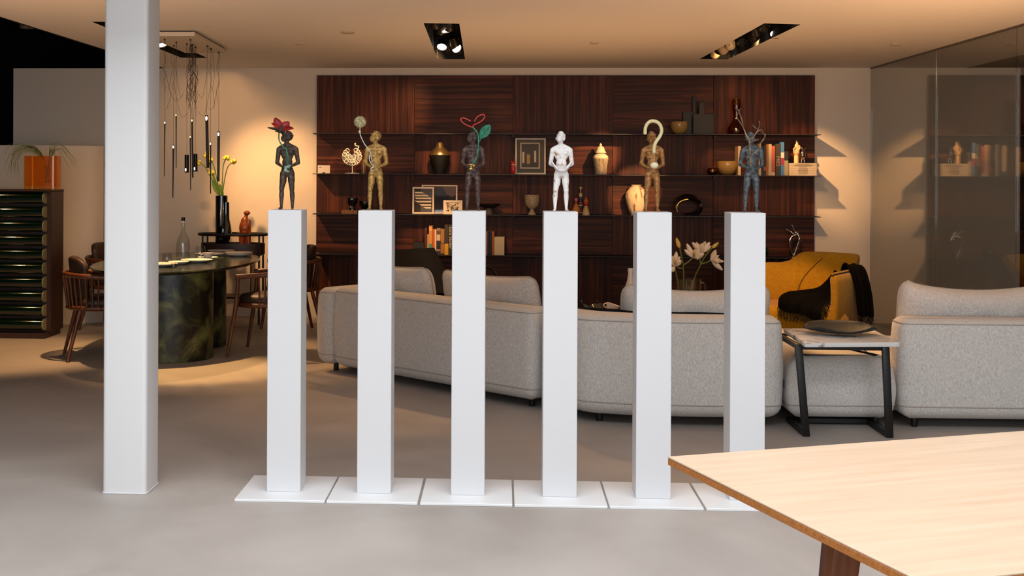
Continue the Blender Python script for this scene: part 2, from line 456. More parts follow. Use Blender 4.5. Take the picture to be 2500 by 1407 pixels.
# white column
cx0, cx1, cy0, cy1 = -1.858, -1.650, 5.357, 5.56
ch = .022
col = soften([(cx0, cy0), (cx1, cy0), (cx1, cy1), (cx0, cy1)], ch, 6)
cl = mobj('column', prism(col, 0, 5.0), m_col, None, 30); tag(cl, 'white square column with rounded corners left of the pedestals', 'column', None, 'structure')
mobj('sealant_joint', tube([V3((p[0], p[1], .004)) for p in soften([(cx0 - .002, cy0 - .002), (cx1 + .002, cy0 - .002), (cx1 + .002, cy1), (cx0 - .002, cy1)], ch, 6)], .004, 5), m_white, cl, 60)

# glass partition: panes one behind the other, polished edges, thin ceiling rail
gp = tag(bpy.data.objects.new('window_1', None), 'tall frameless glass partition at the right reflecting the shelves', 'glass partition', None, 'structure'); COL.objects.link(gp)
gp.location = (XG, 9, 0)
m_edge = M('polished_glass_edge', '#b9c4bd', .2, spec=.6)
for y0, y1 in ((10.312, 12.09), (8.73, 10.304), (6.9, 8.722)):
    pn = mobj('pane', bb(0, .010, y0 - 9, y1 - 9, .012, ZC - .006), m_pane, gp, 0)
mobj('pane_edge', bb(.001, .009, 10.3045 - 9, 10.3115 - 9, .012, ZC - .01), m_edge, gp, 0)
mobj('rail', bb(-.008, .018, 6.9 - 9, 12.09 - 9, ZC - .012, ZC - .002), M('rail_grey', '#6d6256', .5), gp, 0)

# ceiling sensors
m_disc = M('ceiling_disc', '#b9a690', .6)
for (px, py, r), lb in zip(((849, 78, .055), (733, 106, .04), (1451, 104, .038), (2187, 108, .042)),
        ('largest pale round ceiling disc left of the middle light slot', 'small round ceiling disc near the hanging lamp canopy',
         'small grey round ceiling disc between the middle and right light slots', 'small round ceiling disc near the glass partition')):
    o = mobj('ceiling_sensor', lathe([(0, 0), (r, 0), (r, .006), (r * .86, .012), (0, .012)], 24), m_disc, None, 40, F(px, py, ZC), (PI, 0, 0))
    tag(o, lb, 'ceiling disc')

# ================================================================== RECESSED SPOTLIGHTS
WARM = (1.0, .54, .22); UPW = 750
m_lens = glow('lamp_lens', (1, .80, .62), 14)
m_lensoff = M('lamp_lens_off', '#8d7a5c', .3, metal=.6)
m_head = M('lamp_head_black', '#14110f', .4)
m_headp = M('lamp_head_pale', '#b79a72', .4)
def lamp(par, loc, target, watts, ang=40, blend=.5, mat=None, lit=True, r=.048, col=WARM, soft=.03):
    loc, target = V3(loc), V3(target); base = par.location
    q = (target - loc).to_track_quat('-Z', 'Y')
    h = mobj('lamp_head', lathe([(0, .07), (r * .55, .07), (r * .62, .05), (r * .9, .03), (r, 0), (r, -.012), (r * .9, -.012), (r * .88, .002), (0, .002)], 20), mat or m_head, par, 40, loc - base, q.to_euler())
    mobj('lens', lathe([(0, 0), (r * .86, 0)], 20), m_lens if lit else m_lensoff, h, 0, (0, 0, -.004))
    fins = MB()
    for k in range(8):
        a = 2 * PI * k / 8; fins.add(box(.012, .004, .035, (0, 0, 0)), Matrix.Translation((math.cos(a) * r * .8, math.sin(a) * r * .8, .045)) @ Matrix.Rotation(a, 4, 'Z'))
    fins.build('cooling_fins', mat or m_head, h, 0)
    if watts:
        l = bpy.data.lights.new('spot', 'SPOT'); l.energy = watts * 2.5; l.color = col; l.spot_size = math.radians(ang); l.spot_blend = blend; l.shadow_soft_size = soft
        lo = bpy.data.objects.new('spot', l); COL.objects.link(lo); lo.parent = h; lo.location = (0, 0, -.03)
def housing(k, label):
    h = HOLES[k]; c = V3((sum(p[0] for p in h) / 4, sum(p[1] for p in h) / 4, ZC))
    t = thing('recessed_spotlight', label, 'spotlight', c, 0, 'recessed ceiling spotlights')
    o = [h[0], h[1], h[3], h[2]]; d = .17; e = .003
    v = [(p[0] - c.x, p[1] - c.y, z) for z in (0, d) for p in o]
    mobj('housing', (v, [(0, 1, 5, 4), (1, 2, 6, 5), (2, 3, 7, 6), (3, 0, 4, 7), (4, 5, 6, 7)]), m_black, t, 0)
    return t
def over(px, py, z): return F(px, py, z)
hm = housing('M', 'black ceiling slot with three glowing lamp heads in the middle')
zl = ZC + .035
lamp(hm, over(1091, 72, zl), (.3, 8.6, .4), 30, 44)
lamp(hm, over(1079, 113, zl), (-.75, 8.75, .55), 45, 40)
lamp(hm, over(1114, 117, zl), (1.2, 7.75, .55), 50, 40)
for k, (x, y, tx, tz, wt, an) in enumerate(((-.52, 9.0, .15, 1.25, 30, 24), (-.42, 9.15, -.68, 1.10, 230, 15), (-.50, 10.75, -.66, 1.72, 60, 18), (-.55, 10.6, -1.56, 1.66, 190, 11), (-.45, 10.45, .30, 1.66, 45, 14),
        (-.5, 9.4, -.70, .82, 110, 15), (-.42, 10.3, -.05, 1.16, 50, 14), (-.5, 10.9, -1.4, 2.2, 30, 60), (-.4, 10.9, .6, 2.2, 30, 60))):
    lamp(hm, (x, y, ZC + .06), (tx, YW - .12, tz), wt, an, .6)
hr = housing('R', 'black ceiling slot nearest the glass with one glowing lamp head')
lamp(hr, over(1894, 82, zl), (1.6, 7.7, .5), 70, 42)
lamp(hr, over(1767, 122, ZC + .05), (3.12, YW - .12, 1.66), 120, 26, .9, m_headp)
lamp(hr, over(1782, 111, ZC + .05), (2.3, YW - .15, 1.6), 30, 20, .5, m_headp)
lamp(hr, over(1806, 101, ZC + .06), (1.02, YW - .15, 1.74), 230, 13, .6)
lamp(hr, (2.02, 9.2, ZC + .06), (1.38, YW - .15, 1.36), 320, 10, .3)
lamp(hr, (2.1, 9.9, ZC + .06), (3.5, YW, 1.5), 38, 62, .9)
lamp(hr, (2.0, 10.9, ZC + .06), (2.3, YW, 2.2), 12, 60, .8)
lamp(hr, (1.98, 11.02, ZC + .03), (2.28, 7.7, .42), 330, 15, .5, lit=False)
lamp(hr, (2.08, 8.75, ZC + .06), (2.5, 9.8, .42), 75, 34, .5)
lamp(hr, (2.05, 9.6, ZC + .06), (3.0, YW - .1, .8), 40, 26, .6)
hl = housing('L', 'black ceiling slot half hidden by the white column')
lamp(hl, over(394, 108, zl), (-2.5, 9.6, .7), 80, 55)
lamp(hl, (-2.9, 10.6, ZC + .06), (-2.25, YW, 1.15), 95, 52, .9)
lamp(hl, (-2.85, 10.0, ZC + .06), (-2.6, YW, 1.9), 25, 70, 1.0)
lamp(hl, (-2.93, 8.7, ZC + .06), (-4.6, 10.9, 1.0), 36, 60, .8)
lamp(hl, (-2.95, 9.0, ZC + .06), (-4.0, 9.35, 0), 130, 50, .8)
lamp(hl, (-2.88, 8.55, ZC + .06), (-2.3, 8.78, 0), 190, 32, .7, col=(1, .56, .2))
lamp(hl, (-2.88, 10.3, ZC + .06), (-2.75, 9.9, .74), 110, 50, .8)
# added uplighters, none of them seen, that give the low ceiling its warm glow
m_bowlm = M('uplighter_metal', '#2a2724', .4, metal=.5)
def uplighter(x, y, watts, lab, hh=.85):
    t = thing('added_uplighter', lab, 'floor lamp', (x, y, 0), 0, 'added uplighters')
    mobj('base', lathe([(0, 0), (.15, 0), (.15, .015), (.02, .03), (0, .03)], 28), m_bowlm, t, 40)
    mobj('pole', rod((0, 0, .02), (0, 0, hh - .11), .012), m_bowlm, t)
    mobj('shade', lathe([(0, -.13), (.05, -.13), (.13, -.08), (.18, 0), (.175, 0), (.125, -.073), (.045, -.12), (0, -.12)], 32), m_bowlm, t, 50, (0, 0, hh))
    l = bpy.data.lights.new('bulb', 'SPOT'); l.energy = watts; l.color = (1, .53, .23); l.shadow_soft_size = .05; l.spot_size = math.radians(110); l.spot_blend = .9
    o = bpy.data.objects.new('bulb', l); COL.objects.link(o); o.parent = t; o.location = (0, 0, hh - .03); o.rotation_euler = (V3((-x * .8, 4.0, 2.0) if y < 7 else (0, .1, 1))).to_track_quat('-Z', 'Y').to_euler()
uplighter(-3.4, 5.75, 130, 'added black uplighter lamp, unseen at the left of the front hall')
uplighter(3.4, 5.75, 300, 'added black uplighter lamp, unseen at the right of the front hall')
uplighter(.35, 9.3, 52, 'added low uplighter hidden on the floor behind the middle sofa section', .36)
uplighter(3.05, 8.75, 25, 'added low uplighter hidden on the floor behind the rightmost sofa section', .36)
sr = thing('added_downlight', 'small added downlight, unseen in the room beyond the glass', 'spotlight', (4.45, 8.5, ZC))  # unseen lamp added to brighten the wall behind the glass
lamp(sr, (4.45, 8.5, ZC - .08), (4.5, YW, 1.3), 14, 80, .8, col=(1, .64, .38))
mobj('stem', rod((0, 0, -.03), (0, 0, 0), .01), m_head, sr)
cs = thing('added_spotlight', 'added black spotlight, unseen in the left void, aimed at the cabinet', 'spotlight', (-5.6, 8.9, 3.55))  # unseen lamp added for the drawer glints, placed from where they lie
lamp(cs, (-5.6, 8.9, 3.35), (-4.5, 10.4, .7), 28, 40, .6)
mobj('stem', rod((0, 0, -.15), (0, 0, 0), .008), m_head, cs)
# dim spotlight head hanging in the black void
vt = thing('hanging_spotlight', 'dim round spotlight head hanging in the black void', 'spotlight', P(66, 50, 8.9))
mobj('lamp_head', lathe([(0, -.06), (.052, -.06), (.056, -.05), (.05, -.02), (.03, .02), (0, .02)], 20), M('lamp_head_brown', '#4a3a34', .5), vt, 40)
mobj('stem', rod((0, 0, .02), (0, 0, 3.56 - vt.location.z), .006), m_dark, vt)

# ================================================================== PEDESTALS
PX = [(-1.214, -.799, -1.092, -.934), (-.791, -.376, -.668, -.510), (-.364, .053, -.230, -.075), (.062, .480, .193, .350), (.489, .907, .620, .779), (.918, 1.336, 1.046, 1.204)]
PLAB = ['white square pedestal under the statuette with the red flower', 'white square pedestal under the golden statuette with the balloon',
        'white square pedestal under the statuette with the red heart', 'white square pedestal under the all white statuette',
        'white square pedestal under the statuette with the question mark', 'white square pedestal under the blue grey statuette with branches']
for (a, b, c, d), lb in zip(PX, PLAB):
    t = thing('pedestal', lb, 'pedestal', ((c + d) / 2, 5.4825, 0), 0, 'white pedestals in a row')
    x0 = (c + d) / 2
    mobj('base_plate', bevelled(bb(a - x0, b - x0, 5.27 - 5.4825, 5.695 - 5.4825, 0, .012), .002, 1), m_white_lit, t, 30)
    mobj('shaft', bevelled(bb(c - x0, d - x0, -.078, .078, .012, 1.328), .002, 1), m_white, t, 30)

# ================================================================== STATUETTES
def figure_mesh(hd=(-26, -28, 8), wide=1.0, name='figure'):
    S = .368; pr = []
    def E(c, r, R=None): pr.append(ell(V3(c) * S, V3(r) * S, R))
    def Cp(a, b, r0, r1): pr.append(capsule(V3(a) * S, V3(b) * S, r0 * S, r1 * S))
    E((0, .004, .72), (.086, .052, .095)); E((0, .006, .778), (.094, .044, .045)); Cp((-.085, .004, .785), (.085, .004, .785), .036, .036)
    E((0, 0, .605), (.068, .046, .09)); E((0, .006, .505), (.082, .054, .068)); E((0, -.028, .60), (.045, .022, .07))
    for s in (-1, 1):
        E((s * .040, -.036, .742), (.041, .020, .030)); E((s * .042, .036, .475), (.043, .036, .05))
        Cp((s * .018, -.036, .802), (s * .085, -.020, .812), .006, .006)
    Cp((0, .006, .80), (-.012, -.004, .882), .036, .031)
    Cp((-.015, .006, .838), (-.095, .004, .795), .026, .030); Cp((.015, .006, .838), (.095, .004, .795), .026, .030)
    R = (Matrix.Rotation(math.radians(hd[1]), 3, 'Z') @ Matrix.Rotation(math.radians(hd[2]), 3, 'Y') @ Matrix.Rotation(math.radians(hd[0]), 3, 'X'))
    hc = V3((-.014, -.010, .925))
    KH = 1.17; hc = hc + V3((0, 0, .004))
    def H(c, r): pr.append(ell((hc + R @ (V3(c) * KH)) * S, V3(r) * S * KH, R))
    def HC(a, b, r0, r1): pr.append(capsule((hc + R @ (V3(a) * KH)) * S, (hc + R @ (V3(b) * KH)) * S, r0 * S * KH, r1 * S * KH))
    H((0, .006, .018), (.047, .058, .055)); H((0, -.018, -.022), (.036, .038, .046)); H((0, -.036, -.050), (.020, .016, .016))
    HC((0, -.056, .012), (0, -.066, -.012), .006, .010); H((0, -.055, -.034), (.016, .009, .006)); H((0, -.053, .022), (.032, .008, .006))
    for s in (-1, 1): H((s * .046, .004, -.004), (.008, .014, .019)); H((s * .018, -.049, .006), (.010, .008, .006))
    H((0, .014, .034), (.050, .056, .052)); H((0, .008, .062), (.034, .036, .028)); H((0, -.026, .056), (.030, .022, .018))
    for k in range(9):
        a = k * 2 * PI / 9; H((math.cos(a) * .034, .014 + math.sin(a) * .038, .058 + .006 * math.sin(3 * a)), (.013, .012, .013))
    for s, e, h in ((-1, .137, .052), (1, .137, .055)):
        sh, el, wr = V3((s * .110, .006, .778)), V3((s * e, .022, .605)), V3((s * h, -.092, .553))
        Cp(sh, el, .034, .026); E(sh + V3((s * .002, 0, -.012)), (.034, .036, .046)); Cp(el, el * .35 + wr * .65, .027, .019); Cp(el * .4 + wr * .6, wr, .019, .0145)
        d = V3((-s, -.35, -.12)).normalized(); E(wr + d * .016, (.022, .017, .010))
        for k in range(4):
            a = wr + d * .028 + V3((0, -.014 + k * .0095, -.003)); L = (.026, .031, .030, .024)[k]
            b = a + V3((-s * L * .62, -.004, -.002)); Cp(a, b, .0062, .0058); Cp(b, b + V3((-s * L * .45, -.001, .006)), .0058, .0052)
        Cp(wr + d * .004 + V3((0, -.012, .006)), wr + d * .024 + V3((0, -.026, .014)), .0072, .0060)
    for s, kx, ax in ((-1, .071, .078), (1, .062, .066)):
        hp, kn, cf_, an = V3((s * .046, .004, .465)), V3((s * kx, -.006, .265)), V3((s * (ax - .002), .014, .185)), V3((s * ax, .012, .040))
        Cp(hp, kn, .050 * wide, .033); E(hp + V3((s * .008, -.006, -.08)), (.046, .048, .085)); E(kn, (.033, .035, .036))
        Cp(kn + V3((0, .004, -.02)), cf_, .029, .033); Cp(cf_, an, .033, .018); E(an + V3((0, .012, -.016)), (.018, .022, .022))
        tip = V3((s * (ax + .014), -.052, .014)); Cp(an + V3((0, -.004, -.018)), tip, .019, .013)
        for k in range(5): Cp(tip + V3((s * (-.010 + .005 * k), .004, -.003)), tip + V3((s * (-.010 + .0055 * k), -.012 + .0025 * k, -.005)), .0052, .0048)
    return blob(pr, .0020, 3, name)
def bronze(name, c1, c2, rough=.55, metal=.35, lo=.35, hi=.68):
    return M(name, c1, rough, metal, col2=c2, vscale=75, lo=lo, hi=hi, bump=.6, bscale=170)
ZP = 1.328
FIG = []
for (c, d), nm, lb, m, hd in (
    ((-1.092, -.934), 'flower', 'dark brown bronze statuette of a man holding a red flower', bronze('bronze_dark', '#33271f', '#5f4e43'), (-40, -34, 6)),
    ((-.668, -.510), 'balloon', 'golden bronze statuette of a man holding a balloon on a wire', bronze('bronze_gold', '#86602c', '#c69d56', .5, .3), (-38, -30, 8)),
    ((-.230, -.075), 'heart', 'dark purple brown statuette of a man with a red wire heart and green leaf', bronze('bronze_purple', '#2d1f1d', '#6e5850', .6), (-36, -34, 6)),
    ((.193, .350), 'cloth', 'white painted statuette of a man cradling a shallow white tray', M('white_plaster_worn', '#ece9e6', .6, col2='#a9714c', vscale=22, lo=.58, hi=.66, bump=.3, bscale=130), (-40, -14, 4)),
    ((.620, .779), 'question', 'brown bronze statuette of a man with a large cream question mark', bronze('bronze_brown', '#7c5028', '#b98247', .55, .3), (-34, -14, -4)),
    ((1.046, 1.204), 'branch', 'blue grey statuette of a man with bare branches rising over his face', bronze('bronze_blue', '#35373a', '#6c7174', .6, .3), (-42, 6, 0))):
    dx = {'flower': -.006, 'balloon': -.008, 'heart': .016, 'cloth': .006, 'question': .002, 'branch': .034}[nm]
    t = thing('statuette', lb, 'statuette', ((c + d) / 2 + dx, 5.50, ZP), 0, 'statuettes of standing men')
    mobj('body', figure_mesh(hd, name='body'), m, t, 180); FIG.append(t)
YF = 5.46
def rel(t, px, py, dy=0.0): return P(px, py, YF + dy) - t.location
m_stem = M('patina_green', '#3f7a5c', .6, col2='#2a5a44', vscale=60, bump=.2)
m_stemd = M('patina_dark_green', '#1f5a48', .55, col2='#2f8a6c', vscale=60, bump=.2)
m_red = M('petal_red', '#a31d1d', .5, col2='#7a1216', vscale=30)
m_mint = M('patina_mint', '#9ab3a3', .6, col2='#6f8f7e', vscale=60, bump=.3)
m_cream = M('cream_resin', '#d3c491', .5)
def wire(t, pts, r, mat, name='stem', n=8, dy=None):
    pp = [rel(t, p[0], p[1], p[2] if len(p) > 2 else 0) for p in pts]
    rr = interp(list(r), 6) if isinstance(r, (tuple, list)) else r
    return mobj(name, tube(smooth_path(pp, 6), rr, n), mat, t, 60)
def leaf_sheet(base, tip, width, nrm, cup=.0, th=.0015, n=9, m=7, curl=0.0, tipw=0.0):
    base, tip, nrm = V3(base), V3(tip), V3(nrm).normalized(); ax = tip - base; L = ax.length; ax /= L; sd = ax.cross(nrm).normalized(); nn = sd.cross(ax)
    rows = []
    for i in range(n + 1):
        s = i / n; wv = width * (math.sin(PI * min(1, s * .93 + .05)) ** .8 + tipw * s)
        rows.append([base + ax * (L * s) + sd * (wv * (j / m * 2 - 1)) + nn * (cup * (j / m * 2 - 1) ** 2 + curl * s * s) for j in range(m + 1)])
    return sheet(rows, th)
# red flower
t = FIG[0]
mobj('bowl', blob([ell(rel(t, 701, 408, -.05), (.015, .011, .006)), ell(rel(t, 697, 415, -.05), (.008, .008, .009)), ell(rel(t, 707, 404, -.05), (.009, .008, .004)), ell(rel(t, 703, 419, -.05), (.008, .007, .004))], .0018, 2), m_mint, t, 180)
wire(t, [(702, 402, -.04), (699, 364, -.065), (694, 362, -.07), (682, 344, -.07), (681, 326, -.06)], .0032, m_stem)
wire(t, [(702, 402, -.04), (703, 384, -.06), (699, 364, -.065)], .0036, m_stem)
fl = mobj('calyx', blob([ell(rel(t, 686, 320, -.055), (.021, .018, .011)), ell(rel(t, 686, 314, -.055), (.013, .013, .014))], .002, 2), M('calyx_green', '#14291a', .6), t, 180)
fc = rel(t, 686, 318, -.055)
for px, py, wd, dy in ((671, 288, .019, -.05), (664, 301, .011, -.09), (706, 298, .021, -.04), (715, 313, .014, -.10), (690, 300, .016, .0)):
    tp = rel(t, px, py, dy); mobj('petal', leaf_sheet(fc, tp, wd, (.1, -1, .5), .008, .0022, curl=-.006), m_red, t, 60)
for px, py, dy in ((653, 312, -.06), (691, 330, -.10), (672, 322, -.09)):
    mobj('sepal', leaf_sheet(fc, rel(t, px, py, dy), .006, (0, -1, .4), .003, .002), fl.data.materials[0], t, 60)
# balloon
t = FIG[1]
bc = rel(t, 879, 298, -.05)
mobj('balloon', ell(bc, (.0285, .012, .0275), None, 28, 18), M('balloon_texture', '#cfc59a', .6, col2='#6e6338', vscale=300, lo=.40, hi=.52, bump=.8, bscale=120), t, 180)
mobj('knot', ell(rel(t, 878, 322, -.05), (.006, .005, .006)), m_cream, t, 180)
m_wire = M('pale_wire', '#cfcabb', .4, metal=.3)
wire(t, [(879, 312, -.05), (879, 326, -.05), (882, 336, -.055), (890, 352, -.06), (899, 364, -.065), (905, 376, -.065), (907, 388, -.06), (910, 396, -.05)], .0021, m_wire, 'wire')
wire(t, [(902, 379, -.06), (902, 390, -.065), (907, 401, -.06), (912, 406, -.055), (906, 412, -.055), (907, 417, -.055), (911, 416, -.05)], .0024, m_wire, 'wire_loop')
# heart
t = FIG[2]
m_gold = M('polished_gold', '#c9a55a', .25, metal=.9)
mobj('bowl', blob([ell(rel(t, 1150, 402, -.05), (.019, .014, .005)), capsule(rel(t, 1150, 404, -.05), rel(t, 1150, 412, -.05), .006, .008), ell(rel(t, 1149, 413, -.05), (.012, .010, .004)), ell(rel(t, 1157, 405, -.055), (.005, .005, .005))], .0017, 1), m_gold, t, 180)
wire(t, [(1152, 400, -.05), (1160, 392, -.06), (1166, 376, -.06), (1168, 356, -.06), (1168, 336, -.06), (1164, 322, -.06), (1154, 311, -.06)], .0036, m_stemd)
m_hr = M('red_wire', '#c8322f', .45)
wire(t, [(1154, 311, -.06), (1140, 306, -.06), (1128, 298, -.06), (1125, 291, -.06), (1131, 288, -.06), (1140, 291, -.06), (1149, 296, -.06)], .0026, m_hr, 'heart_loop')
wire(t, [(1154, 311, -.06), (1157, 305, -.06), (1172, 298, -.06), (1182, 289, -.06), (1183, 282, -.06), (1177, 280, -.06), (1166, 285, -.06), (1158, 297, -.06)], .0026, m_hr, 'heart_loop')
wire(t, [(1170, 345, -.06), (1175, 338, -.06), (1178, 336, -.06)], .0026, m_stemd, 'leaf_stalk')
lf = mobj('leaf', leaf_sheet(rel(t, 1172, 337, -.055), rel(t, 1196, 306, -.075), .022, (.15, -1, .2), -.006, .003, 12, 8), m_stemd, t, 60)
lb0, lb1 = rel(t, 1173, 336, -.058), rel(t, 1194, 309, -.078)
vn = MB(); vn.add(rod(lb0, lb1, .0014, .0008))
for k in range(1, 5):
    q = lb0.lerp(lb1, k / 5.5)
    for s in (-1, 1): vn.add(rod(q, q + (lb1 - lb0).normalized() * .008 + V3((s * .010, -.001, s * .005)), .0009, .0005, 6))
vn.build('vein', m_stem, lf)
# white tray
t = FIG[3]; rows = []
for i in range(13):
    a = -1 + 2 * i / 12; r = []
    for j in range(7):
        b = j / 6; r.append(V3((a * .046, -.012 - b * .045 * (1 - .45 * a * a), .196 + .030 * a * a - .012 * (1 - a * a) + .012 * (b - .5) ** 2 * 4 - .004 * b)))
    rows.append(r)
mobj('tray', sheet(rows, .005), t.children[0].data.materials[0], t, 60)
# question mark
t = FIG[4]
qp = [(1575, 328), (1575.5, 314), (1580, 303), (1588, 296.5), (1598, 296), (1608, 301), (1614, 311), (1615, 322), (1611, 333), (1604, 343), (1599, 352), (1597, 362), (1597, 373)]
mobj('question_mark', tube(smooth_path([rel(t, *p, -.075) for p in qp], 5), .0080, 4 * 4, True, 1.0), m_cream, t, 60)
mobj('rod', rod(rel(t, 1597, 373, -.075), rel(t, 1597, 398, -.055), .0014), m_cream, t)
mobj('egg', ell(rel(t, 1597.5, 404, -.055), (.0195, .0175, .0150), None, 24, 14), M('egg_cream', '#ddd0ac', .5), t, 180)
# branches
t = FIG[5]
m_br = M('branch_bark', '#5d4334', .8, col2='#9c8768', vscale=40, bump=.6, bscale=90)
wire(t, [(1833, 404, -.05), (1832, 385, -.066), (1831, 368, -.075), (1830, 350, -.078), (1829, 341, -.08)], (.0040, .0040, .0038, .0036, .0034), m_br, 'branch')
wire(t, [(1829, 341, -.08), (1822, 330, -.07), (1816, 315, -.06), (1809, 302, -.05), (1802, 292, -.05), (1799, 284, -.04), (1804, 274, -.04), (1802, 268, -.04), (1794, 263, -.04)], (.0036, .0034, .0030, .0026, .0022, .0020, .0020, .0017, .0011), m_br, 'branch')
wire(t, [(1816, 315, -.06), (1813, 300, -.07), (1810, 288, -.08), (1805, 274, -.08), (1808, 264, -.08)], (.0026, .0024, .0020, .0017, .0010), m_br, 'branch')
wire(t, [(1829, 341, -.08), (1838, 336, -.07), (1846, 325, -.06), (1851, 316, -.06), (1855, 304, -.06), (1853, 295, -.06)], (.0034, .0032, .0028, .0026, .0022, .0014), m_br, 'branch')
wire(t, [(1850, 316, -.06), (1843, 311, -.06), (1837, 305, -.07)], (.0022, .0020, .0012), m_br, 'twig')
wire(t, [(1846, 325, -.06), (1857, 317, -.05), (1864, 327, -.04), (1868, 332, -.04), (1863, 342, -.05), (1856, 351, -.06), (1852, 362, -.07), (1844, 372, -.07), (1834, 377, -.07)], (.0024, .0024, .0026, .0026, .0026, .0024, .0022, .0018, .0012), m_br, 'branch')
wire(t, [(1831, 348, -.078), (1840, 344, -.08), (1852, 341, -.09)], (.0026, .0024, .0016), m_br, 'twig')
wire(t, [(1868, 332, -.04), (1869, 326, -.04)], (.0022, .0010), m_br, 'twig')

# ================================================================== SHELVING WALL
SX0, SX1, YP = -1.93, 3.175, YW - .02
SZ = [2.522, 1.912, 1.500, 1.090, .678, .06]      # top of panelling, four shelves, foot
sw = thing('wall_shelving', 'dark wood panelled shelving wall with four thin black shelves', 'shelving', ((SX0 + SX1) / 2, YP, 0))
xo = sw.location.x; cw = (SX1 - SX0) / 5; pm = {}
for r in range(5):
    z1, z0 = SZ[r], SZ[r + 1]
    for c in range(5):
        vert = (r + c) % 2 == 0; key = (r, vert)
        loc = (SX0 + cw * (c + .5) - xo, -.011, (z0 + z1) / 2)
        if key not in pm: pm[key] = mobj('panel', bevelled(box(cw - .003, .022, z1 - z0 - .003), .0015, 1), m_vV if vert else m_vH, sw, 30, loc)
        else: share(pm[key], 'panel', sw, loc)
SHD = .24
for z in SZ[1:5]:
    sh = mobj('shelf', bb(SX0 - xo, SX1 - xo, -.022 - SHD, -.022, z - .008, z), m_shelf, sw, 0)
    for c in range(1, 5):
        for d in (0,): mobj('bracket', bb(SX0 + cw * c - xo - .01, SX0 + cw * c - xo + .01, -.10, -.022, z - .030, z - .008), m_shelf, sh, 0)
YS = YP - .022 - SHD                   # front edge of the shelves
def on(px, k, dy=.12):                 # a point on shelf k at pixel column px
    p = P(px, 425, YS + dy); return V3((p.x, YS + dy, SZ[k]))
MPX = (YS + .12) / FPX                 # metres per pixel there

# ================================================================== SECTIONAL SOFA
dA = V3((1.62, -1.43, 0)).normalized(); nA = V3((-dA.y, dA.x, 0))
pA = V3((-1.425, 8.83, 0)); LA = 2.165
def pt(a, b): q = pA + dA * a + nA * b; return (q.x, q.y)
def module(name_lab, loc, parts):
    t = thing('sofa_section', name_lab, 'sofa', loc, 0, 'sections of the grey sofa')
    for nm, poly, z0, z1, rp, rt, rb, bul in parts:
        pl = [(p[0] - loc[0], p[1] - loc[1]) for p in poly]
        b = mobj(nm, soft_block(pl, z0, z1, rp, rt, rb, 5, bul), m_fab, t, 50)
        mobj('piping', outline(pl, rp, -.001, z0 + rb * .80, .0045), m_fabp, b, 60)
        if nm != 'seat': mobj('piping', outline(pl, rp, rt * .12, z1 - rt * .45, .003), m_fabp, b, 60)
    return t
def feet(t, pts):
    for x, y in pts: mobj('foot', lathe([(0, 0), (.018, 0), (.020, .012), (.020, .07), (0, .07)], 14), m_dark, t, 40, (x - t.location.x, y - t.location.y, 0))
ZB = .055
tA = module('angled left section of the grey sofa with an end arm', (pA.x + .8, pA.y - .4, 0), [
    ('armrest', [pt(0, 0), pt(.20, 0), pt(.20, .98), pt(0, .98)], ZB, .635, .09, .075, .10, .008),
    ('backrest', [pt(.203, 0), pt(LA, 0), pt(LA, .25), pt(.203, .25)], ZB, .645, .07, .06, .10, .010),
    ('seat', [pt(.203, .253), pt(LA, .253), pt(LA - .02, .98), pt(.203, .98)], ZB, .41, .07, .07, .075, .006)])
feet(tA, [pt(.12, .12), pt(.12, .86), pt(LA - .12, .14), pt(LA - .12, .84)])
tB = module('middle section of the grey sofa behind the white pedestals', (1.0, 7.5, 0), [
    ('backrest', [(.240, 7.375), (.49, 7.045), (.80, 6.972), (1.2, 6.955), (1.665, 6.985), (1.68, 7.25), (1.2, 7.225), (.85, 7.25), (.62, 7.33), (.42, 7.575)], ZB, .655, .09, .065, .105, .010),
    ('seat', [(.43, 7.59), (.63, 7.345), (.86, 7.265), (1.2, 7.24), (1.675, 7.265), (1.675, 8.08), (.90, 8.10)], ZB, .41, .07, .07, .075, .006)])
feet(tB, [(.60, 7.16), (1.56, 7.10), (1.56, 7.95), (.98, 7.98)])
tC = module('backless seat section of the grey sofa beneath the marble side table', (2.02, 7.6, 0), [
    ('seat', [(1.702, 7.015), (2.335, 7.035), (2.335, 8.45), (1.702, 8.40)], ZB, .425, .06, .11, .105, .012)])
feet(tC, [(1.80, 7.12), (2.24, 7.12), (1.80, 8.3), (2.24, 8.3)])
tD = module('rightmost section of the grey sofa with a cushion on it', (2.9, 7.4, 0), [
    ('backrest', [(2.360, 7.02), (3.52, 7.035), (3.52, 7.28), (2.360, 7.265)], ZB, .655, .075, .065, .105, .012),
    ('seat', [(2.360, 7.27), (3.52, 7.285), (3.52, 8.2), (2.360, 8.2)], ZB, .41, .06, .07, .075, .006)])
feet(tD, [(2.47, 7.13), (3.4, 7.14), (2.47, 8.08), (3.4, 8.08)])
mobj('label_tag', bb(1.672 - 1.0, 1.678 - 1.0, 7.02 - 7.5, 7.035 - 7.5, .24, .29), m_dark, tB, 0)
def cushion(lab, loc, rz, wd, ht, th, lean, sag, ear, seed):
    t = thing('cushion', lab, 'cushion', loc, rz, 'grey back cushions of the sofa')
    body, rim = pillow(wd, ht, th, sag, ear, 22, 16, .007, seed)
    o = mobj('cover', body, m_fab, t, 180, None, (lean, 0, 0))
    mobj('piping', tube(rim + rim[:1], .004, 6), m_fabp, o, 60)
    return t
rA = math.atan2(dA.y, dA.x)
q = pA + dA * .575 + nA * .42; cushion('light cushion leaning at the left end of the angled sofa section', (q.x, q.y, .405), rA, .72, .44, .20, .24, .03, .015, 1)
q = pA + dA * 1.485 + nA * .42; cushion('light cushion leaning at the right end of the angled sofa section', (q.x, q.y, .405), rA, .92, .44, .20, .24, .04, .015, 2)
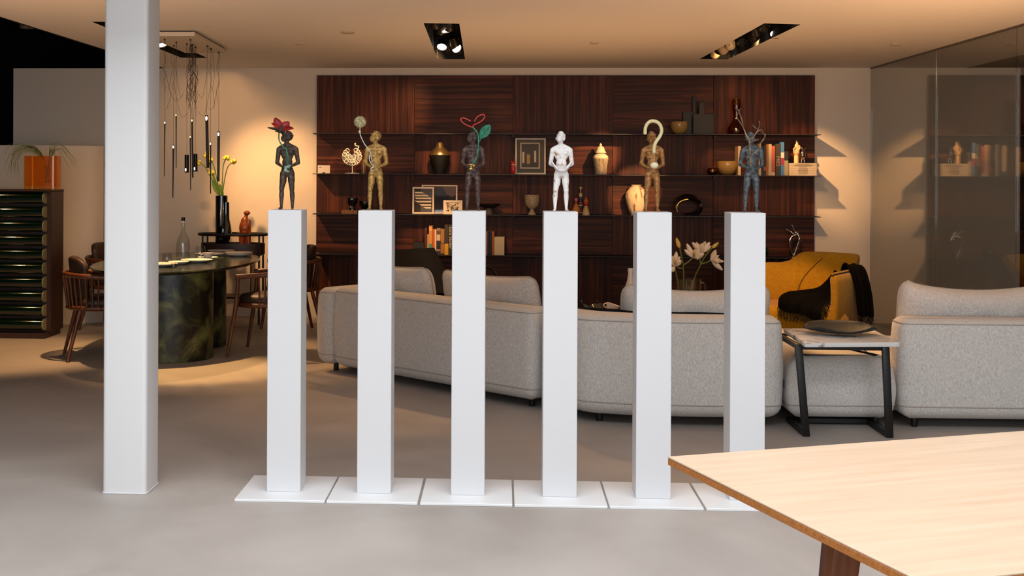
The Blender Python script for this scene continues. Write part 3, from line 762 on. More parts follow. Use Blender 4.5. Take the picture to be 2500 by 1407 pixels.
cushion('wide light cushion on the middle sofa section in front of the lilies', (1.205, 7.43, .405), .02, .95, .44, .22, .22, .06, .015, 3)
cushion('wide light cushion lying behind the rightmost sofa backrest', (2.93, 7.47, .405), .01, .98, .465, .23, .22, .065, .03, 4)

# ================================================================== MARBLE SIDE TABLE AND DISH
m_marble = M('white_marble', '#e4e2df', .25, col2='#8f8a88', vscale=6, lo=.55, hi=.62, detail=7, distort=1.6)
st = thing('side_table', 'side table with white marble top and black C shaped frame', 'side table', (1.99, 6.99, 0))
def L(x, y, z=0): return V3((x - 1.99, y - 6.99, z))
top = [(-.290, -.335), (.262, -.270), (.284, .355), (-.262, .290)]
mobj('top', bevelled(prism(soften(top, .02, 3), .535, .560), .006, 2), m_marble, st, 40)
bw = .030
for x0, x1 in ((1.752, 1.700), (2.222, 2.19)):
    y0, yb = 6.815, 7.20
    a, b = L(x0, y0, .018), L(x1, y0 - .02, .52)
    mobj('leg', bevelled(([a + V3((s * .021, u * .013, -.018 if 1 else 0)) for s in (-1, 1) for u in (-1, 1)] + [b + V3((s * .021, u * .013, .014)) for s in (-1, 1) for u in (-1, 1)],
        [(0, 1, 3, 2), (4, 6, 7, 5), (0, 4, 5, 1), (2, 3, 7, 6), (0, 2, 6, 4), (1, 5, 7, 3)]), .005, 2), m_dark, st, 40)
    mobj('runner', bevelled(bb(x0 - 1.99 - .021, x0 - 1.99 + .021, y0 - 6.99, yb - 6.99, 0, .036), .005, 1), m_dark, st, 40)
    mobj('top_arm', bevelled(bb(x1 - 1.99 - .018, x1 - 1.99 + .018, y0 - 6.99 - .02, 7.18 - 6.99, .505, .534), .008, 2), m_dark, st, 40)
mobj('crossbar', bevelled(bb(1.752 - 1.99, 2.222 - 1.99, 7.165 - 6.99, 7.20 - 6.99, 0, .036), .005, 1), m_dark, st, 40)
mobj('top_crossbar', bevelled(bb(1.70 - 1.99, 2.19 - 1.99, 6.795 - 6.99, 6.825 - 6.99, .500, .534), .008, 2), m_dark, st, 40)
ds = F(2052, 815, .561)
R2 = .215; rows = []
for i in range(19):
    u = -1 + 2 * i / 18; r = []
    for j in range(13):
        v = -1 + 2 * j / 12; k = (1 - .5 * v * v) ** .5; h = (1 - .5 * u * u) ** .5
        x, y = u * k * R2 * 1.0, v * h * R2 * .78; rr = u * u * .9 + v * v * .75
        r.append(V3((x, y, .009 + .030 * rr + .030 * max(0, v) ** 1.5 * (1 - u * u))))
    rows.append(r)
dish = mobj('dish', sheet(rows, .007), M('hammered_metal', '#1e2121', .55, metal=.2, col2='#323635', vscale=30, bump=.5, bscale=60), None, 180, (ds.x, ds.y, ds.z - .002))
tag(dish, 'shallow dark grey dish with upturned rim on the marble side table', 'dish')

# ================================================================== FOREGROUND OAK TABLE
m_oak = M('oak_top', '#cdb59c', .42, col2='#c2a68b', vscale=1.2, stretch=(2.2, 26, 26), lo=.3, hi=.75, bump=.05, bscale=2)
m_oake = M('oak_edge', '#b8732f', .5, col2='#9c5f25', vscale=3, stretch=(3, 30, 30), bump=.1)
m_oakl = M('oak_leg', '#7a4523', .5, col2='#5d3116', vscale=2, stretch=(26, 26, 2))
c0 = F(1630, 1115, .74); ax = V3((1.111, .399, 0)).normalized(); ay = V3((ax.y, -ax.x, 0))
rzt = math.atan2(ax.y, ax.x)
ft = thing('dining_table', 'large pale oak dining table in the right foreground', 'table', (c0.x, c0.y, 0), rzt)
Lx, Ly = 2.0, 1.015                       # local x along the far edge, local -y towards the camera
mobj('tabletop', bevelled(bb(0, Lx, -Ly, 0, .735, .740), .0015, 1), m_oak, ft, 40)
mobj('edge_band', bevelled(bb(0, Lx, -Ly, 0, .717, .735), .002, 1), m_oake, ft, 40)
for x, y, sx, sy in ((.335, -.69, -1, -1), (.335, -.325, -1, 1), (Lx - .335, -.69, 1, -1), (Lx - .335, -.325, 1, 1)):
    tp, bt = V3((x, y, .717)), V3((x + sx * .06, y + sy * .05, 0))
    vv = [tp + V3((a * .048, b * .030, 0)) for a in (-1, 1) for b in (-1, 1)] + [bt + V3((a * .030, b * .022, 0)) for a in (-1, 1) for b in (-1, 1)]
    mobj('leg', bevelled((vv, [(0, 1, 3, 2), (4, 6, 7, 5), (0, 4, 5, 1), (2, 3, 7, 6), (0, 2, 6, 4), (1, 5, 7, 3)]), .008, 2), m_oakl, ft, 40)

# ================================================================== MARBLE DINING TABLE
m_green = M('green_marble', '#0c120c', .16, col2='#3b4630', vscale=4.5, lo=.42, hi=.72, detail=9, distort=1.8, spec=.55)
m_greenb = M('green_marble_base', '#0b120a', .3, col2='#747a48', vscale=3.4, lo=.42, hi=.74, detail=10, distort=2.2)
tx, ty = -2.775, 9.93
dt = thing('marble_table', 'oval dark green marble dining table laid with plates', 'table', (tx, ty, 0))
mobj('tabletop', lathe([(0, .700), (.80, .700), (.955, .712), (.99, .722), (1.0, .731), (.99, .740), (0, .740)], 72, .655, 1.22), m_green, dt, 30)
mobj('leg', lathe([(0, 0), (.985, 0), (1, .006), (1, .70), (0, .70)], 48, .35, .30), m_greenb, dt, 30, (-2.69 - tx, 9.35 - ty, 0))
mobj('leg', lathe([(0, 0), (.985, 0), (1, .006), (1, .70), (0, .70)], 48, .33, .28), m_greenb, dt, 30, (-2.72 - tx, 10.02 - ty, 0))

# ================================================================== DINING CHAIRS
m_cw = M('walnut', '#4c2813', .4, col2='#6d3d1f', vscale=3, stretch=(20, 20, 3), bump=.06)
m_lea = M('brown_leather', '#2a1c14', .5, col2='#3d2b20', vscale=16, bump=.25, bscale=60)
def chair(label, loc, rz):
    """faces local +y; horseshoe rail at the back (-y)"""
    t = thing('barrel_chair', label, 'chair', loc, rz, 'walnut barrel chairs at the marble table')
    zr, zs = .665, .415; pts = []
    for k in range(25):
        a = math.radians(200 + 140 * 0 + 0); u = k / 24
        ang = math.radians(8 - 196 * u); pts.append(V3((.285 * math.cos(ang), .02 + .27 * math.sin(ang), zr + .02 * math.sin(PI * u) )))
    pts = [V3((.285, .20, zr - .012))] + [V3((.287, .12, zr - .006))] + pts + [V3((-.287, .12, zr - .006))] + [V3((-.285, .20, zr - .012))]
    mobj('top_rail', tube(pts, .021, 10, True, .72), m_cw, t, 60)
    mobj('seat_ring', tube([V3((.235 * math.cos(2 * PI * k / 32), .02 + .235 * math.sin(2 * PI * k / 32), zs)) for k in range(33)], .02, 8, True), m_cw, t, 60)
    sp0 = None
    for k in range(17):
        rzk = math.radians(-172 * k / 16)
        if sp0 is None:
            a = math.radians(-4); sp0 = mobj('spindle', rod((.240 * math.cos(a), .240 * math.sin(a), zs), (.276 * math.cos(a), .276 * math.sin(a), zr + .002), .0075, .0065, 6), m_cw, t, 60, (0, .02, 0))
        else: share(sp0, 'spindle', t, (0, .02, 0), (0, 0, rzk))
    mobj('seat_cushion', bevelled(lathe([(0, -.03), (.23, -.03), (.255, .0), (.255, .035), (.22, .06), (0, .07)], 32), .008, 2) if 0 else lathe([(0, -.03), (.19, -.03), (.215, -.005), (.22, .03), (.20, .055), (.12, .07), (0, .072)], 32), m_lea, t, 60, (0, .02, zs + .02))
    rows = []
    for i in range(17):
        ang = math.radians(-28 - 124 * i / 16); r = []
        for j in range(9):
            s = j / 8; rad = .165 + .045 * s; hgt = .30 * (1 - .22 * (2 * i / 16 - 1) ** 4)
            r.append(V3((rad * math.cos(ang), .02 + rad * math.sin(ang) + .0, zs + .05 + (hgt + .06) * s)))
        rows.append(r)
    cu = mobj('back_cushion', bevelled(sheet(rows, .075), .004, 1) if 0 else sheet(rows, .055), m_lea, t, 60)
    sb = cu.modifiers.new('round', 'SUBSURF'); sb.levels = 1; sb.render_levels = 1
    for sx, sy in ((1, 1), (-1, 1), (1, -1), (-1, -1)):
        if sy > 0: mobj('leg', tube([V3((sx * .285, .17, zr - .01)), V3((sx * .275, .19, .42)), V3((sx * .29, .26, 0))], [.016, .019, .013], 10), m_cw, t, 60)
        else: mobj('leg', tube([V3((sx * .175, -.13, zs)), V3((sx * .235, -.23, 0))], [.019, .013], 10), m_cw, t, 60)
    return t
chair('walnut barrel chair with leather cushion left of the white column', (-3.30, 9.34, 0), math.radians(-66))
chair('dark walnut chair just behind the nearest left chair by the column', (-3.72, 11.05, 0), math.radians(-110))
chair('walnut barrel chair at the near right side of the marble table', (-1.95, 9.67, 0), math.radians(86))
chair('dark walnut chair peeking out behind the leftmost pedestal', (-1.96, 10.95, 0), math.radians(112))

# ================================================================== DRAWER CABINET AND SCREEN
m_case = M('dark_wood_case', '#2a1710', .45, col2='#3a2116', vscale=3, stretch=(16, 16, 2))
m_lacq = M('green_lacquer', '#04160a', .07, spec=.6, coat=.6)
m_end = M('pale_drawer_end', '#7d7a5c', .5)
cb = thing('drawer_cabinet', 'tall cabinet of ten glossy dark green rounded drawers', 'cabinet', (-4.78, 10.52, 0))
cwid = 1.36; zt = 1.325
mobj('case', bevelled(bb(-cwid / 2, cwid / 2 + .02, -.14, .16, .05, zt), .004, 1), m_case, cb, 30)
mobj('top', bevelled(bb(-cwid / 2, cwid / 2 + .022, -.24, .165, zt, zt + .018), .004, 1), m_case, cb, 30)
mobj('plinth', bb(-cwid / 2 + .02, cwid / 2 - .0, -.22, .14, 0, .05), m_case, cb, 0)
nd = 10; ph = (zt - .055) / nd
prof = []
for k in range(13):
    a = PI * k / 12 - PI / 2; prof.append((-.155 - .075 * max(0, math.cos(a)) ** .55, math.sin(a) * (ph * .40)))
prof = [(-.14, -ph * .40)] + prof + [(-.14, ph * .40)]
vx = [(-cwid / 2, p[0], p[1]) for p in prof] + [(cwid / 2 - .03, p[0], p[1]) for p in prof]; n = len(prof)
df = [(i, i + 1, n + i + 1, n + i) for i in range(n - 1)] + [tuple(range(n)), tuple(range(n, 2 * n))[::-1], (0, n, 2 * n - 1, n - 1)]
ev = [(0, p[0], p[1]) for p in prof] + [(.012, p[0], p[1]) for p in prof]
d0 = e0 = None
for k in range(nd):
    z = .06 + ph * (k + .5)
    if d0 is None:
        d0 = mobj('drawer', (vx, df), m_lacq, cb, 40, (0, 0, z)); e0 = mobj('end_cap', (ev, df), m_end, d0, 40, (cwid / 2 - .03, 0, 0))
    else:
        d = share(d0, 'drawer', cb, (0, 0, z)); share(e0, 'end_cap', d, (cwid / 2 - .03, 0, 0))
sc = []
scx = [(-6.2, 11.25), (-4.75, 11.25), (-4.42, 11.27), (-4.22, 11.34), (-4.08, 11.44), (-4.02, 11.56)]
pts = smooth_path([V3((a, b, 0)) for a, b in scx], 6)
rows = [[V3((p.x, p.y, z)) for z in (0, .6, 1.2, 1.765)] for p in pts]
scr = mobj('room_screen', sheet(rows, .03), m_wall, None, 40); tag(scr, 'low cream room screen curving away behind the green cabinet', 'screen')

# amber vase with grass
av = P(104, 466, 10.43)
vz = thing('amber_vase', 'square orange glass vase of drooping grass on the cabinet', 'vase', (av.x, 10.43, zt + .018))
m_amber = glassy('amber_glass', (.99, .74, .40), 1.5, (.95, .30, .03), .12)
sq = soften([(-.155, -.08), (.155, -.08), (.155, .08), (-.155, .08)], .045, 5); sqi = soften([(-.145, -.07), (.145, -.07), (.145, .07), (-.145, .07)], .04, 5)
n = len(sq); vv = [(x, y, 0) for x, y in sq] + [(x * 1.0, y, .305) for x, y in sq] + [(x, y, .305) for x, y in sqi] + [(x, y, .03) for x, y in sqi]
ff = [tuple(range(n))[::-1]] + [(k * n + i, k * n + (i + 1) % n, (k + 1) * n + (i + 1) % n, (k + 1) * n + i) for k in range(3) for i in range(n)] + [tuple(range(3 * n, 4 * n))]
mobj('vessel', (vv, ff), m_amber, vz, 40)
m_grass = M('grass_green', '#55702a', .6, col2='#a9ad62', vscale=9); m_grassd = M('grass_dark', '#2c451c', .6)
rg = random.Random(3)
gt = bpy.data.objects.new('grass_tuft', None); COL.objects.link(gt); gt.parent = vz
for k in range(52):
    left = k < 36
    b = V3((.05 + rg.uniform(-.02, .02), rg.uniform(-.03, .03), .06))
    if left:
        h = .30 + rg.uniform(.02, .09); e = V3((-.20 - rg.uniform(0, .17), rg.uniform(-.10, .04), .10 + rg.uniform(0, .22)))
        mid = V3((-.06 - rg.uniform(0, .10), rg.uniform(-.05, .02), h + .02))
        path = smooth_path([b, V3((0.01, 0, .27)), mid, (mid + e) / 2 + V3((-.05, 0, .05)), e], 4)
    else:
        s = rg.uniform(-.04, .26); h = .36 + rg.uniform(0, .10)
        path = smooth_path([b, V3((.06 + s * .1, 0, .30)), V3((.07 + s * .45, rg.uniform(-.05, .05), h)), V3((.09 + s, rg.uniform(-.08, .05), h - .05 - rg.uniform(0, .15)))], 4)
    mobj('blade', tube(path, [.0052 * (1 - .7 * i / (len(path) - 1)) for i in range(len(path))], 5, True, .35), m_grass if k % 3 else m_grassd, gt, 60)

# ================================================================== YELLOW ARMCHAIR WITH THROW
m_yel = M('mustard_fabric', '#b27e0c', .85, col2='#c08e10', vscale=40, bump=.3, bscale=160, sheen=.3, spec=.2)
m_yeld = M('mustard_seam', '#7a4c08', .9)
yc = V3((2.55, 10.0, 0)); ac = thing('yellow_armchair', 'mustard yellow armchair with a flowing winged backrest', 'armchair', yc)
def yl(px, py, Y): return P(px, py, Y) - yc
mobj('seat', soft_block([(2.02 - yc.x, -.38), (2.78 - yc.x, -.42), (2.92 - yc.x, -.05), (2.95 - yc.x, .30), (2.0 - yc.x, .34)], .235, .435, .10, .075, .05, 5, .012), m_yel, ac, 50)
tops = [(1795, 655, 10.10), (1830, 645, 10.2), (1870, 641, 10.3), (1900, 641.5, 10.36), (1925, 637, 10.4), (1942, 626, 10.43), (1957, 617, 10.45), (1990, 615.5, 10.47), (2040, 618, 10.47), (2080, 621, 10.44), (2100, 624, 10.40)]
bots = [(1800, 10.0), (1835, 10.1), (1870, 10.16), (1895, 10.2), (1915, 10.22), (1930, 10.24), (1945, 10.25), (1975, 10.26), (2015, 10.24), (2045, 10.2), (2062, 10.12)]
tp = smooth_path([yl(*p) for p in tops], 3); bt = smooth_path([yl(a, 755, y) for a, y in bots], 3)
rows = []
for i, (a, b) in enumerate(zip(tp, bt)):
    r = []
    for j in range(11):
        s = j / 10; p = b.lerp(a, s); p.y += -.035 * math.sin(PI * s) + .0
        k = .010 * math.exp(-((i - 17.5) / 1.6) ** 2) + .006 * math.exp(-((i - 13) / 1.2) ** 2) + .006 * math.exp(-((i - 22) / 1.2) ** 2); p.y += k * (1 - s * .4); r.append(p)
    rows.append(r)
bk = mobj('backrest', sheet(rows, .075), m_yel, ac, 60); bk.modifiers.new('round', 'SUBSURF').levels = 1; bk.modifiers['round'].render_levels = 1
sm = [rows[i][j] + V3((0, -.043, 0)) for i, j in ((16, 1), (17, 3), (18, 5), (20, 7), (22, 9))]
mobj('seam', tube(smooth_path(sm, 4), .005, 6), m_yeld, bk, 60)
# right arm: an upright padded slab seen from outside
a0, a1, a2 = yl(2031, 700, 9.56), yl(2068, 700, 9.72), yl(2104, 700, 10.02)
rows = []
for i, p in enumerate(smooth_path([a0, a1, a2], 5)):
    s = i / 10; zt_ = (.695 + .030 * s); r = []
    for j in range(9):
        k = j / 8; r.append(V3((p.x + .03 * k * (1 - k) * 2 - .012 * (1 - k), p.y, .235 + (zt_ - .235) * k)))
    rows.append(r)
ar = mobj('armrest', sheet(rows, .065), m_yel, ac, 60); ar.modifiers.new('round', 'SUBSURF').levels = 1; ar.modifiers['round'].render_levels = 1
mobj('arm_piping', tube([r[-1] + V3((0, -.006, .012)) for r in rows], .009, 8), m_yel, ar, 60)
rows2 = []
for p in smooth_path([yl(1797, 700, 9.62), yl(1795, 700, 9.85), yl(1798, 700, 10.08)], 4):
    rows2.append([V3((p.x, p.y, .235 + .40 * j / 6)) for j in range(7)])
al = mobj('armrest', sheet(rows2, .065), m_yel, ac, 60); al.modifiers.new('round', 'SUBSURF').levels = 1; al.modifiers['round'].render_levels = 1
mobj('base_frame', bevelled(bb(-.5, .36, -.36, .25, .205, .235), .01, 1), m_dark, ac, 30)
for x, y in ((-.46, -.32), (.31, -.34), (.33, .2), (-.45, .2)): mobj('leg', rod((x, y, 0), (x * .97, y * .95, .21), .010, .013), m_dark, ac)
# throw
m_thr = M('black_wool', '#070504', .95, col2='#0d0a09', vscale=50, bump=.5, bscale=120, spec=.1)
m_fr = M('black_fringe', '#0d0a09', .95)
tw = thing('throw_blanket', 'black fringed wool throw draped over the yellow armchair', 'throw', yc)
def drape(pts, halfs, folds, ph, amp, nm):
    sp = smooth_path(pts, 5); n = len(sp); hw = interp(halfs, 5); rows = []
    for i, p in enumerate(sp):
        r = []
        for j in range(17):
            u = -1 + j / 8; d = halfdir[min(i, n - 1)] if False else HD
            r.append(p + d * hw[i] * u + V3((.2 * amp * math.cos(folds * u + ph), -amp * abs(math.sin(folds * u + ph + i * .06)), amp * .5 * math.sin(folds * u + ph))))
        rows.append(r)
    o = mobj(nm, sheet(rows, .012), m_thr, tw, 80); o.modifiers.new('round', 'SUBSURF').levels = 1; o.modifiers['round'].render_levels = 1
    return rows
HD = V3((.90, .42, -.08)).normalized()
outer = drape([yl(2062, 668, 9.93), yl(2070, 652, 9.90), yl(2080, 646, 9.84), yl(2090, 656, 9.76), yl(2099, 680, 9.73), yl(2106, 712, 9.72), yl(2110, 745, 9.72), yl(2112, 772, 9.72)], [.05, .07, .085, .09, .085, .085, .085, .08], 6, .4, .016, 'outer_fall')
HD = V3((.92, -.25, -.25)).normalized()
inner = drape([yl(2054, 664, 9.86), yl(2040, 690, 9.98), yl(2022, 712, 9.95), yl(1990, 722, 9.82), yl(1966, 728, 9.66), yl(1952, 742, 9.555), yl(1950, 768, 9.535)], [.05, .07, .09, .13, .15, .165, .17], 5, 1.1, .020, 'seat_fall')
rg = random.Random(5)
for rws, nm in ((outer, 'fringe'), (inner, 'fringe')):
    fb = MB(); end = rws[-1]
    for k in range(46):
        u = k / 45 * (len(end) - 1); i = min(int(u), len(end) - 2); p = end[i].lerp(end[i + 1], u - i)
        fb.add(tube([p + V3((0, 0, .004)), p + V3((rg.uniform(-.01, .01), rg.uniform(-.008, .004), -.03)), p + V3((rg.uniform(-.018, .018), rg.uniform(-.01, .005), -.055 - rg.uniform(0, .02)))], .0022, 4))
    if nm == 'fringe' and rws is inner:
        side = [r[-1] for r in rws[14:]]
        for k in range(40):
            u = k / 39 * (len(side) - 1); i = min(int(u), len(side) - 2); p = side[i].lerp(side[i + 1], u - i)
            fb.add(tube([p, p + V3((.02 + rg.uniform(-.01, .01), -.006, -.02)), p + V3((.035 + rg.uniform(-.012, .012), -.008, -.05 - rg.uniform(0, .02)))], .0022, 4))
    tag(fb.build(nm, m_fr, tw, 60), kind='stuff')

# ================================================================== DARK LOUNGE CHAIR AND COFFEE TABLE BEHIND THE SOFA
m_dl = M('black_leather', '#17130f', .5, bump=.1, bscale=80)
lc = P(1030, 700, 10.2); lg = thing('lounge_chair', 'dark leather lounge chair behind the angled sofa section', 'armchair', (lc.x, 10.2, 0))
def ll(px, py, Y): return P(px, py, Y) - V3((lc.x, 10.2, 0))
rows = []
for i in range(11):
    s = i / 10; tpx = 950 + 108 * s; bpx = 962 + 150 * s; ty_ = 619 - 8 * s - 3 * math.sin(PI * s); by_ = 722
    a, b = ll(tpx, ty_, 10.45), ll(bpx, by_, 10.0)
    rows.append([b.lerp(a, j / 8) + V3((0, .04 * math.sin(PI * j / 8) + .05 * (2 * s - 1) ** 2, 0)) for j in range(9)])
mobj('backrest', sheet(rows, .05), m_dl, lg, 60)
mobj('seat', soft_block([(-.3, -.75), (.32, -.75), (.36, -.15), (-.26, -.15)], .25, .40, .08, .06, .04), m_dl, lg, 50)
mobj('arm_loop', tube(smooth_path([ll(1120, 668, 10.0), ll(1160, 655, 9.9), ll(1196, 655, 9.8), ll(1208, 664, 9.75), ll(1212, 690, 9.75), V3((.5, -.5, .26))], 5), .014, 8), m_dark, lg, 60)
mobj('arm_loop', tube(smooth_path([ll(945, 690, 10.0), ll(930, 690, 9.9), ll(920, 695, 9.8), ll(918, 720, 9.75), V3((-.4, -.5, .26))], 5), .014, 8), m_dark, lg, 60)
for x in (-.25, .28):
    for y in (-.65, -.2): mobj('leg', rod((x, y, 0), (x, y, .26), .014), m_dark, lg)
ct = thing('coffee_table', 'low dark wood coffee table hidden behind the middle sofa section', 'table', (1.42, 9.05, 0))
mobj('tabletop', bevelled(prism(soften([(-.75, -.35), (.5, -.35), (.5, .35), (-.75, .35)], .12, 5), .395, .42), .004, 1), m_case, ct, 40)
for x, y in ((-.6, -.25), (.38, -.25), (.38, .25), (-.6, .25)): mobj('leg', rod((x, y, 0), (x, y, .395), .018, .024), m_case, ct)

# ================================================================== HANGING LAMP OVER THE MARBLE TABLE
kz = ZC - .045
kn = [F(353, 88, kz), F(475, 88, kz), F(552, 129.6, kz), F(452, 129.6, kz)]
kc = sum(kn, V3()) / 4; kc.z = ZC
ch = thing('chandelier', 'cluster of slim black hanging tube lamps below a cream canopy', 'chandelier', kc)
m_can = M('canopy_cream', '#cfc3b2', .6)
mobj('canopy', bevelled(prism([(p.x - kc.x, p.y - kc.y) for p in kn], -.045, -.012), .003, 1), m_can, ch, 30)
mobj('ceiling_mount', prism([((p.x - kc.x) * .9, (p.y - kc.y) * .95) for p in kn], -.012, 0), m_dark, ch, 0)
m_tube = M('black_tube', '#0e0a08', .35, metal=.4); m_cord = M('lamp_cord', '#3a2c20', .7)
m_flame = glow('tube_opening_warm', (1, .55, .14), 6); m_flame2 = glow('tube_opening_white', (1, .80, .62), 7)
def kl(px, py, Y): return P(px, py, Y) - kc
tubes = [(402.5, 296, 401, 431, 9.25, 1.7, .5, 0, 1), (423.5, 354, 422, 483, 9.4, 2.3, .55, 0, 1), (430, 278, 430, 410, 9.6, 1.6, .6, 0, 0), (456, 378, 456, 422, 9.7, 5.4, 1, 1, 1),
         (464.5, 330.5, 465.5, 464.5, 9.35, 1.7, .7, 0, 0), (469, 289.5, 470.5, 434, 9.55, 2.2, .9, 0, 0), (477, 376, 477.5, 419, 9.8, 5.0, 1, 1, 1), (504.5, 281.6, 507.5, 410, 9.3, 3.6, 1, 0, 1), (514, 347, 514, 473, 9.6, 1.9, .7, 0, 1), (534, 321, 533, 443, 9.35, 3.1, 1, 0, 1)]
hang = [(402, 95), (424.5, 110), (430.5, 102), (456, 106), (465, 96), (470, 108), (477.5, 114), (506, 111), (515, 118), (534, 127)]
rg = random.Random(11)
def wavy(a, b, n, amp, r):
    pts = []
    for i in range(n + 1):
        s = i / n; k = math.sin(PI * s) ** .5 * amp
        pts.append(a.lerp(b, s) + V3((rg.uniform(-k, k), rg.uniform(-k, k), 0)))
    return tube(smooth_path(pts, 2), r, 4)
for (x0, y0, x1, y1, Y, hw, tpr, down, white), (hx_, hy_) in zip(tubes, hang):
    a, b = kl(x0, y0, Y), kl(x1, y1, Y); r = hw * Y / FPX
    tb = mobj('tube_lamp', tube([a, a.lerp(b, .35), b], [r, r * (1 + tpr) / 2, r * tpr], 12), m_tube, ch, 40)
    d = (b - a).normalized(); e = (b - d * r * 1.4) if down else (a + d * r * 2.2)
    mobj('opening', ell(e + V3((-.2 * r if down else 0, -r * .62, 0)), (r * .70 * (.6 if down else 1), r * .5, r * (1.0 if down else 2.0)), None, 12, 8), m_flame2 if white else m_flame, tb, 180)
    hp = F(hx_, hy_, kz) - kc; cm = MB()
    cm.add(tube([hp, V3((hp.x * .0 + a.x, a.y, a.z + .02)), a], .0011, 4))
    cm.add(wavy(hp + V3((.006, 0, 0)), a.lerp(hp, .35) + V3((rg.uniform(-.06, .06), 0, 0)), 9, .022, .0011))
    mid = a.lerp(hp, .35); side = V3((a.x * .25 - .05 * 0 + (kl(468, 240, Y).x) * .75, mid.y, mid.z - .02))
    cm.add(tube(smooth_path([a.lerp(hp, .62), (a.lerp(hp, .40) + side) / 2 + V3((0, 0, -.06)), side], 5), .0011, 4))
    cm.build('cord', m_cord, tb, 60)
    mobj('cord_grip', lathe([(0, 0), (.008, 0), (.006, -.012), (0, -.014)], 10), m_tube, ch, 40, hp)
tg = MB(); hp = F(467, 108, kz) - kc
for k in range(16):
    e = kl(468 + rg.uniform(-14, 14), 250 + rg.uniform(-30, 15), 9.55); tg.add(wavy(hp + V3((rg.uniform(-.01, .01), 0, 0)), e, 12, .035, .0012))
tag(tg.build('cord_tangle', m_cord, ch, 60), kind='stuff')

# ================================================================== BLACK SERVING CONSOLE, VASE AND WOODEN FIGURE
YK = 11.52; kx = P(569, 605, YK); KZ = .775
ks = thing('serving_console', 'black oval serving console with a raised rail below the flower vase', 'console', (kx.x, YK, 0))
a_, b_ = .345, .17
mobj('tray', lathe([(0, KZ - .10), (.80, KZ - .10), (.93, KZ - .08), (.93, KZ + .028), (.90, KZ + .028), (.90, KZ), (0, KZ)], 48, a_, b_), m_case, ks, 40)
zrail = P(569, 572, YK).z
mobj('rail', tube([V3((a_ * math.cos(2 * PI * k / 48), b_ * math.sin(2 * PI * k / 48), zrail)) for k in range(49)], .014, 8, False, .8), m_dark, ks, 60)
for ang in (215, 325, 35, 145):
    a = math.radians(ang); x, y = a_ * math.cos(a), b_ * math.sin(a)
    mobj('post', rod((x, y, 0), (x, y, zrail), .011, .009), m_dark, ks)
mobj('lower_tray', lathe([(0, .26), (.9, .26), (.93, .28), (0, .28)], 48, a_, b_), m_case, ks, 40)
for s in (-1, 1): mobj('cabinet_side', bb(s * .2 - .006, s * .2 + .006, -.10, .10, .28, KZ - .10), m_case, ks, 0)
m_bgl = M('black_glass', '#050404', .06, spec=.7, coat=.6)
vp = P(543, 605, YK - .02); vb = thing('black_vase', 'glossy black two necked vase holding yellow flowers', 'vase', (vp.x, YK - .02, KZ))
mpk = YK / FPX
mobj('body', blob([ell((.012, 0, .135), (.077, .07, .135)), capsule((-.008, 0, .06), (-.008, 0, .20), .065, .062)], .006, 3), m_bgl, vb, 180)
mobj('neck', lathe([(.048, .0), (.058, .05), (.060, .16), (.060, .50), (.052, .50), (.050, .20), (0, .18)], 28), m_bgl, vb, 40, (-.010, 0, 0))
mobj('side_neck', lathe([(.060, .12), (.050, .2), (.034, .27), (.031, .435), (.026, .435), (.024, .28), (0, .27)], 22), m_bgl, vb, 40, (.038, -.012, 0))
m_fl = M('flower_yellow', '#b3a91f', .7, col2='#d8cf55', vscale=40); m_sg = M('stem_green', '#55742a', .6)
fb_ = thing('flower_bunch', 'yellow flowers on long green stems in the black vase', 'flowers', (vp.x - .01, YK - .02, KZ + .46))
def fl_(px, py): return P(px, py, YK - .03) - fb_.location
rg = random.Random(2)
for pts in ([(540, 480), (543, 440), (545, 405), (552, 386)], [(542, 480), (548, 440), (556, 408), (569, 396)], [(535, 480), (525, 450), (510, 424), (498, 404), (483, 398)], [(538, 480), (531, 445), (522, 405), (514, 392)], [(538, 480), (526, 440), (519, 424), (517, 422)], [(536, 480), (520, 430), (511, 400), (505, 378)]):
    s = mobj('stem', tube(smooth_path([fl_(535, 520)] + [fl_(*p) for p in pts], 5), .0055, 6), m_sg, fb_, 60)
    e = fl_(*pts[-1]); prs = [ell(e + V3((rg.uniform(-.022, .022), rg.uniform(-.02, .02), rg.uniform(-.018, .02))), [rg.uniform(.010, .019)] * 3, None, 8, 6) for _ in range(11)]
    m = MB()
    for p in prs: m.add(p)
    m.build('flower_head', m_fl, s, 180)
for b, e_, w_ in (((533, 476), (518, 440), .022), ((545, 478), (536, 450), .016)):
    mobj('leaf', leaf_sheet(fl_(*b), fl_(*e_), w_, (.2, -1, .1), .008, .003), m_sg, fb_, 60)
wp = P(598, 606, YK - .02); wf = thing('wooden_figure', 'smooth orange brown wooden figure with round head on the console', 'figurine', (wp.x, YK - .02, KZ))
def W(px, py): q = P(px, py, YK - .02) - wf.location; return V3((q.x, 0, q.z))
def WE(px, py, rx, rz, ry=None): return ell(W(px, py), (rx * mpk, (ry or rx * .9) * mpk, rz * mpk), None, 18, 12)
pr = [WE(603, 520, 8.5, 6.0), capsule(W(601, 526), W(600, 540), .018, .026), WE(598, 540, 10, 11), WE(597, 556, 13.5, 20), WE(597, 566, 12.5, 14),
      capsule(W(607, 540), W(609, 568), .022, .018), capsule(W(591, 575), W(590, 600), .034, .026), capsule(W(606, 575), W(607, 600), .030, .024),
      ell(W(587, 602) + V3((0, -.02, 0)), (.030, .045, .016)), ell(W(603, 602) + V3((0, -.02, 0)), (.030, .045, .016))]
mobj('body', blob(pr, .0055, 3), M('orange_wood', '#a24c16', .3, col2='#7c370f', vscale=3, stretch=(14, 14, 3), coat=.3), wf, 180)

